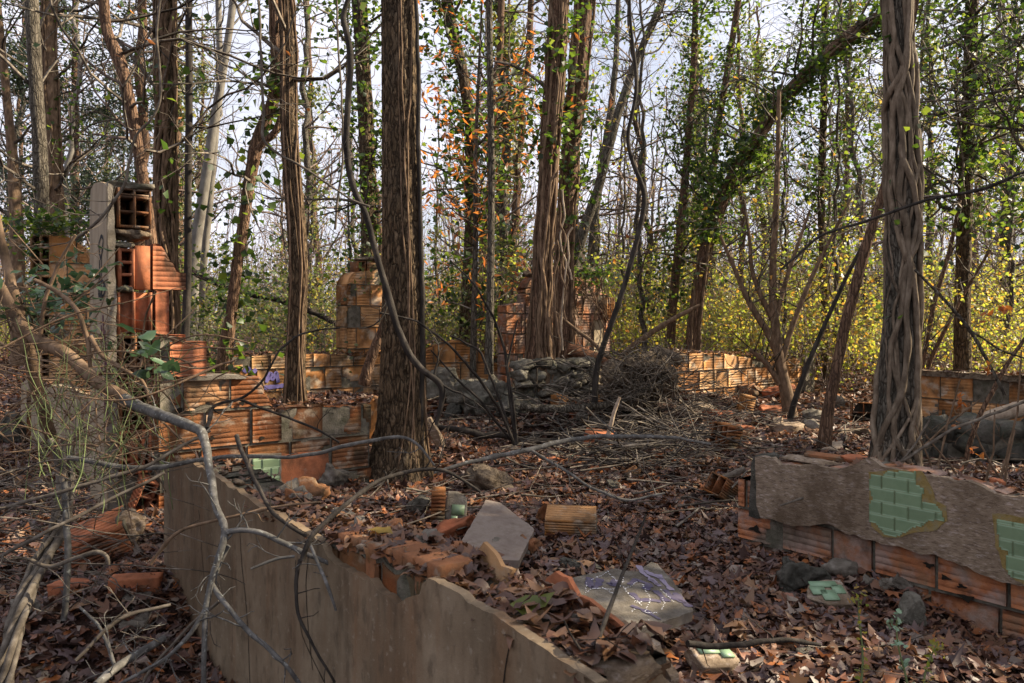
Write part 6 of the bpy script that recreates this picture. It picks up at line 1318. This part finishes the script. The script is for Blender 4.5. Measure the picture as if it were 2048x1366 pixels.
# dry leaf pairs hanging on the whips
for k, (x, y, dd) in enumerate(((1912, 855, 5.4), (1945, 905, 5.2), (2005, 615, 4.6), (1970, 635, 4.7), (1980, 735, 4.9), (1925, 800, 5.4))):
    rn = np.random.default_rng(k + 60); g = G(); c = P(x, y, dd); leaves(g, c + rn.normal(0, .018, (5, 3)), rn.uniform(.035, .06, 5), rn, 9, 'oval', curl=.4); tag(obj('curled_leaf', g, M['orange']), 'curled amber dead leaves hanging from a whip stem by the green tiled wall', 'dead leaves', 'curled dead leaves on the whip stems')

# --- tangled vine thicket
rn = np.random.default_rng(33); lines = []
for k in range(190):
    px = rn.uniform(-60, 330); py = rn.uniform(590, 980) if px < 200 else rn.uniform(700, 900); dd = rn.uniform(3.4, 5.4); c = P(px, py, dd); L_ = rn.uniform(.3, 1.1); n = 22; u = np.linspace(-.5, .5, n)[:, None] * L_
    a = rn.uniform(0, 6.28); dv = A3(math.cos(a), rn.normal(0, .35), math.sin(a) * .6); q = c + dv * u; q = q + .16 * np.stack([vnoise(q * 2.6 + k * 3), vnoise(q * 2.6 + k + 50), vnoise(q * 2.6 + k + 90)], -1)
    lines.append((q, rn.uniform(.002, .0065), .0015))
g = G(); polys(g, lines, 5); o = obj('vine_thicket', g, M['vine'], kind='stuff'); o['label'] = 'dense tangle of looping woody vines before the pillar'; o['category'] = 'vine thicket'
lines = []
for k in range(90):
    px = rn.uniform(60, 350); py = rn.uniform(700, 950); dd = rn.uniform(3.2, 4.6); c = P(px, py, dd); L_ = rn.uniform(.15, .5); n = 14; u = np.linspace(-.5, .5, n)[:, None] * L_; dv = A3(rn.normal(0, .6), rn.normal(0, .3), 1); q = c + dv * u; q = q + .07 * np.stack([vnoise(q * 5 + k * 3), vnoise(q * 5 + k + 50), q[:, 0] * 0], -1)
    lines.append((q, rn.uniform(.0012, .003), .001))
g = G(); polys(g, lines, 4); o = obj('green_briar', g, M['twig_green'], kind='stuff'); o['label'] = 'thin green briar stems woven through the vine tangle'; o['category'] = 'briar'
lines = []
for k in range(80):
    px = rn.uniform(-60, 240); py = rn.uniform(930, 1200); dd = min(gd(px, py) - .1, rn.uniform(3.2, 5.6)); c = P(px, py, dd); L_ = rn.uniform(.4, 1.4); n = 14; u = np.linspace(-.5, .5, n)[:, None] * L_; a = rn.normal(0, .35); dv = A3(math.cos(a), rn.normal(0, .4), math.sin(a) * .7); q = c + dv * u
    q = q + .08 * np.stack([vnoise(q * 3 + k * 3), vnoise(q * 3 + k + 50), vnoise(q * 3 + k + 90)], -1); q[:, 2] = np.maximum(q[:, 2], gz(q[:, 0], q[:, 1]) + .02); lines.append((q, rn.uniform(.002, .006), .0015))
g = G(); polys(g, lines, 5); o = obj('dead_stems', g, M['twig'], kind='stuff'); o['label'] = 'criss-cross dead grey stems over the leaves below the tangle'; o['category'] = 'dead stems'
branch('arching_vine', 'thick arching old vine trunk bending over in the tangle before the pillar', [
    [(-10, 560, 20, 4.0), (20, 610, 24, 4.0), (50, 660, 26, 3.95), (90, 690, 26, 3.9), (130, 705, 26, 3.85), (165, 735, 25, 3.8), (195, 768, 24, 3.7), (225, 780, 22, 3.65), (255, 800, 22, 3.6)],
    [(-10, 420, 14, 4.2), (10, 520, 18, 4.2), (30, 600, 22, 4.1), (50, 680, 24, 4.1), (70, 760, 26, 4.2), (90, 840, 24, 4.3), (110, 900, 22, 4.4), (122, 960, 20, 4.4)],
    [(70, 560, 8, 3.7), (120, 585, 9, 3.7), (160, 625, 9, 3.6), (176, 680, 9, 3.6), (180, 735, 8, 3.6)], [(180, 672, 9, 3.6), (200, 710, 9, 3.6), (240, 735, 8, 3.6), (290, 760, 7, 3.6), (300, 800, 6, 3.6)], [(150, 470, 6, 3.9), (120, 520, 7, 3.9), (90, 600, 8, 3.9), (80, 680, 8, 3.9)]], 'vine', 6, 16, 'vine')
for k in range(5):
    branch('ropey_stem', 'ropey grey vine stem in the twisted bundle curving to the ground below the tangle', [[(x + 17 * math.sin(i * 1.1 + k * 1.26), y + 6 * math.cos(k * 2 + i), w * (.7 + .12 * k), dd + .05 * math.cos(i * 1.1 + k * 1.26)) for i, (x, y, w, dd) in enumerate(((118, 880, 10, 4.0), (136, 960, 12, 3.9), (126, 1020, 13, 3.8), (106, 1080, 13, 3.7), (78, 1130, 13, 3.5), (46, 1200, 14, 3.3), (22, 1290, 14, 3.1), (4, 1390, 15, 3.0)))]], 'twig', 1, 30 + k, 'vine stem', 'ropey stems twisted together below the tangle')
branch('upright_dead_stem', 'straight grey dead stem propped in front of the upturned ribbed tile', [[(128, 965, 12, 3.5), (134, 1060, 13, 3.45), (136, 1160, 13, 3.4), (128, 1240, 12, 3.4)]], 'twig_near', 2, 36)
branch('looping_vine', 'pale stem looping over the upturned ribbed tile and back', [[(60, 1120, 8, 3.3), (100, 1140, 8, 3.3), (160, 1110, 8, 3.3), (200, 1100, 9, 3.3), (222, 1112, 9, 3.3), (218, 1130, 6, 3.3)]], 'twig', 1, 37)
for k, pts in enumerate(([(-10, 1020, 7, 3.4), (120, 985, 8, 3.4), (300, 930, 7, 3.5), (420, 860, 6, 3.6)], [(-10, 1120, 8, 3.2), (80, 1070, 8, 3.2), (200, 1010, 7, 3.3), (330, 945, 6, 3.4)], [(150, 1320, 7, 2.8), (240, 1230, 8, 2.9), (340, 1212, 7, 3.0)], [(440, 1200, 6, 2.7), (380, 1250, 6, 2.75), (300, 1340, 6, 2.8), (280, 1380, 6, 2.8)])):
    branch('stray_stem', ('grey stray stem rising through the tangle to the broken pillar foot', 'long stray stem lying across the ropey bundle', 'crooked stray twig on the leaves at the plaster wall base', 'thin stray twig slanting over the leaves in the lower corner')[k], [pts], 'twig', 3, 40 + k)
# ivy leaves in the tangle, and on walls
def ivy_patch(label, pxs, n, size, seed, m='thicket_leaf', name='ivy_plant'):
    rn = np.random.default_rng(seed); C_ = []
    for (x, y, sx, sy, d0, d1, w) in pxs:
        for _ in range(int(n * w)): C_.append(P(rn.normal(x, sx), rn.normal(y, sy), rn.uniform(d0, d1)))
    C_ = np.array(C_); t = thing(name, label, 'ivy', C_[np.argmin(C_[:, 2])]); g = G(); leaves(g, C_, rn.uniform(*size, len(C_)), rn, .8, 'oval', curl=.2); obj('leaves', g, M[m], t)
    ln = []
    for k in range(max(4, n // 12)):
        a = C_[rn.integers(len(C_))]; q = a + np.linspace(0, 1, 8)[:, None] * rn.normal(0, .2, 3) * A3(1, .5, 1); ln.append((q, .004, .002))
    g = G(); polys(g, ln, 4); obj('crown', g, M['vine'], t); return t
ivy_patch('broad glossy ivy leaves clustered in the tangle at the edge by the tall tile wall', [(120, 600, 55, 45, 3.9, 4.7, .7), (30, 585, 30, 30, 3.8, 4.6, .15), (160, 560, 30, 25, 4, 4.6, .15)], 230, (.045, .08), 1)
ivy_patch('single sprig of light green ivy leaves in front of the pillar base', [(290, 690, 24, 22, 3.4, 3.8, .6), (330, 735, 22, 12, 3.4, 3.6, .4)], 22, (.06, .095), 2)
ivy_patch('dark ivy crowning the head of the tall tile wall', [(110, 445, 45, 16, 9.0, 9.6, .8), (60, 470, 25, 30, 8.9, 9.4, .2)], 420, (.06, .10), 3, 'ivy')
ivy_patch('dark ivy mat topping the gabled tile ruin', [(1150, 545, 40, 8, 11.8, 12.8, .7), (1190, 560, 25, 14, 12, 12.8, .3)], 380, (.06, .10), 4, 'ivy')
ivy_patch('ivy trailing on the mossy limb behind the kinked ivy trunk', [(460, 590, 60, 30, 11, 13, 1)], 420, (.07, .11), 5, 'ivy')
rn = np.random.default_rng(70); lines = []
for k in range(60):
    x = rn.uniform(1075, 1210); y = rn.uniform(545, 585); q0 = P(x, y, 11.7 + rn.uniform(-.1, .4)); n = 12; u = np.linspace(0, 1, n)[:, None]; L_ = rn.uniform(.3, 1.3); q = q0 + u * A3(rn.normal(0, .25), rn.normal(-.1, .1), -L_); q = q + .08 * np.stack([vnoise(q * 3 + k), vnoise(q * 3 + k + 9), q[:, 0] * 0], -1); lines.append((q, rn.uniform(.004, .010), .003))
t = thing('dead_vine_curtain', 'curtain of dry vines draped over the gabled tile ruin', 'vines', lines[0][0][0]); g = G(); polys(g, lines, 4); obj('crown', g, M['vine'], t)
# seedlings
for k, (x0, x1, y0, y1) in enumerate(((1720, 1722, 1380, 1195), (1812, 1795, 1390, 1240), (1840, 1872, 1400, 1285))):
    dd = 2.7; rn = np.random.default_rng(k + 5); n = 14; q = np.array([P(x0 + (x1 - x0) * f + 5 * math.sin(f * 5 + k), y0 + (y1 - y0) * f, dd) for f in np.linspace(-.35, 1, n)]); t = thing('leafy_seedling', ('tallest thin seedling with tiny pale leaves on the leaf floor', 'seedling topped by a tuft of white-green leaves', 'short seedling leaning away with small yellow-green leaves')[k], 'seedling', q[0])
    g = G(); tube(g, q, np.linspace(.005, .002, n), 6); obj('stem', g, M['twig_green'], t); cc = q[rn.integers(4, n, 26)] + rn.normal(0, .012, (26, 3)); cc = np.vstack([cc, q[-1] + rn.normal(0, .018, (12, 3))]); g = G(); leaves(g, cc, rn.uniform(.012, .026, len(cc)), rn, 9, 'oval'); obj('leaves', g, M['green_pale'] if k == 1 else M['yellow'], t)

# ================================================================ LEAF LITTER
rn = np.random.default_rng(99); g = G()
def litter(n, x0, x1, y0, y1, size, shape, tilt, lift=.03):
    x = rn.uniform(x0, x1, n); y = rn.uniform(y0, y1, n); ok = np.abs(x) < y * .72 + 2.2; x, y = x[ok], y[ok]
    z = gz(x, y) + rn.uniform(-.005, lift, len(x)); leaves(g, np.stack([x, y, z], -1), rn.uniform(*size, len(x)), rn, tilt, shape, curl=.32)
litter(9000, -4, 4.5, 2.6, 6.5, (.055, .10), 'lobed', .45); litter(19000, -4, 4.5, 2.6, 6.5, (.05, .10), 'oval', .38)
litter(9000, -4, 4.5, -1, 2.6, (.05, .10), 'oval', .38); litter(16000, -4, 4.5, 2.6, 7, (.02, .045), 'oval', .5, .045); litter(1600, -4, 4.5, 2.6, 7, (.10, .14), 'lobed', .3, .05)
litter(26000, -6.5, 7, 6.2, 11, (.06, .11), 'oval', .42, .04); litter(9000, -6.5, 7, 6.2, 9, (.06, .11), 'lobed', .4, .04)
litter(26000, -11, 12, 10.5, 19, (.08, .13), 'oval', .42, .04)
litter(14000, -24, 24, 18, 42, (.14, .24), 'oval', .4, .05)
o = obj('leaf_litter', g, M['litter'], kind='stuff'); o['label'] = 'deep litter of curled brown and maroon dead leaves'; o['category'] = 'dead leaves'
# leaves along the wall heads
g = G()
def head(W, s0, s1, t0, t1, zf, n, size, lift=.04, shape='lobed'):
    s = rn.uniform(s0, s1, n); tt = rn.uniform(t0, t1, n); z = zf(s) + rn.uniform(-.005, lift, n); leaves(g, W.pt(s, tt, z), rn.uniform(*size, n), rn, .38, shape, curl=.32)
head(WA, 1.15, sA1, .05, .26, lambda s: tp(s) if False else WA_top(s), 10, (.06, .1)) if False else None
tpA2 = WA.prof([(325, 950), (345, 927), (372, 926), (430, 950), (500, 1005), (560, 1040), (640, 1080), (700, 1085), (850, 1150), (930, 1205), (1000, 1250), (1100, 1315), (1200, 1372), (1260, 1420)], .03)
head(WA, 3.1, sA1, .04, .25, lambda s_: tpA2(s_) + .03, 90, (.04, .07), .03, 'oval'); head(WA, 1.3, sA1 - .02, .0, .06, tpA2, 130, (.03, .055), .012, 'oval'); head(WA, 1.3, sA1 - .02, .06, .25, tpA2, 240, (.04, .07)); head(WA, 1.3, sA1 - .02, .04, .26, tpA2, 900, (.03, .06), .03, 'oval'); head(WA, .2, 1.4, .05, .26, tpA2, 60, (.04, .075), .02)
head(WH, 0, 3.3, -.02, .2, WH.prof([(1822, 742), (2300, 772)]), 260, (.07, .11)); head(WG1, .1, 3.0, .0, .2, WG1.prof([(440, 712), (700, 710)]), 200, (.07, .11)); head(WG3, .1, 3.8, .0, .2, WG3.prof([(1340, 703), (1450, 708), (1600, 714)]), 160, (.07, .11))
head(WC, .8, 1.75, .02, .2, tpC, 60, (.05, .09)); head(WB, 0, 3, .0, .18, tpB, 60, (.05, .08), .01)
o = obj('wall_leaf_litter', g, M['litter_wall'], kind='stuff'); o['label'] = 'glossy dead leaves heaped along the wall heads'; o['category'] = 'dead leaves'
for k in range(46):
    s_ = rn.uniform(.1, 3.4); w = rn.uniform(.015, .05); g = G() if k == 0 else g
    chunk(g, WA.pt(s_, rn.uniform(.02, .1), float(tpA2(s_)) + .004), (w, w * .8, w * .5), rotm(rn.uniform(-.5, .5), rn.uniform(-.5, .5), rn.uniform(0, 3)), .35, .3, 3, rn.random(), k + 300)
o = obj('wall_crumbs', g, M['plaster_rough'], kind='stuff'); o['label'] = 'mortar crumbs along the broken edge of the streaked plaster wall'; o['category'] = 'crumbs'
# the one big yellow-green leaf and its neighbours
s_y = WA.hit(1060, 1236, .1)[0]; c = WA.pt(s_y, .10, float(tpA2(s_y)) + .045); g = G(); rn = np.random.default_rng(4); leaves(g, c[None], .105, rn, .10, 'oval', .6, .12); tag(obj('yellow_leaf', g, M['yellow']), 'single broad yellow-green leaf lying on the near wall head', 'leaf')
s_y = WA.hit(758, 1083, .1)[0]; c = WA.pt(s_y, .11, float(tpA2(s_y)) + .04); g = G(); leaves(g, c[None], .08, rn, .15, 'oval', .85, .05); tag(obj('ochre_leaf', g, M['yellow']), 'small ochre leaf on the brick part of the wall head', 'leaf')
# bits of brick and mortar along the wall head
rn = random.Random(12)
for k in range(12):
    s = rn.uniform(1.2, 3.3); w = rn.uniform(.05, .11); g = G(); chunk(g, WA.pt(s, rn.uniform(.2, .27), float(tpA2(s)) + .01), (w, w * .7, .05), rotm(rn.uniform(-.3, .3), rn.uniform(-.3, .3), rn.uniform(0, 3)), .35, .3, 7, .5, k + 200)
    tag(obj('mortar_bit', g, M['concrete' if k % 3 else 'brick']), 'loose mortar bit along the far edge of the plastered wall head', 'mortar', 'mortar bits along the plastered wall head')

for o in scene.objects:
    if '_loc' in o: del o['_loc']
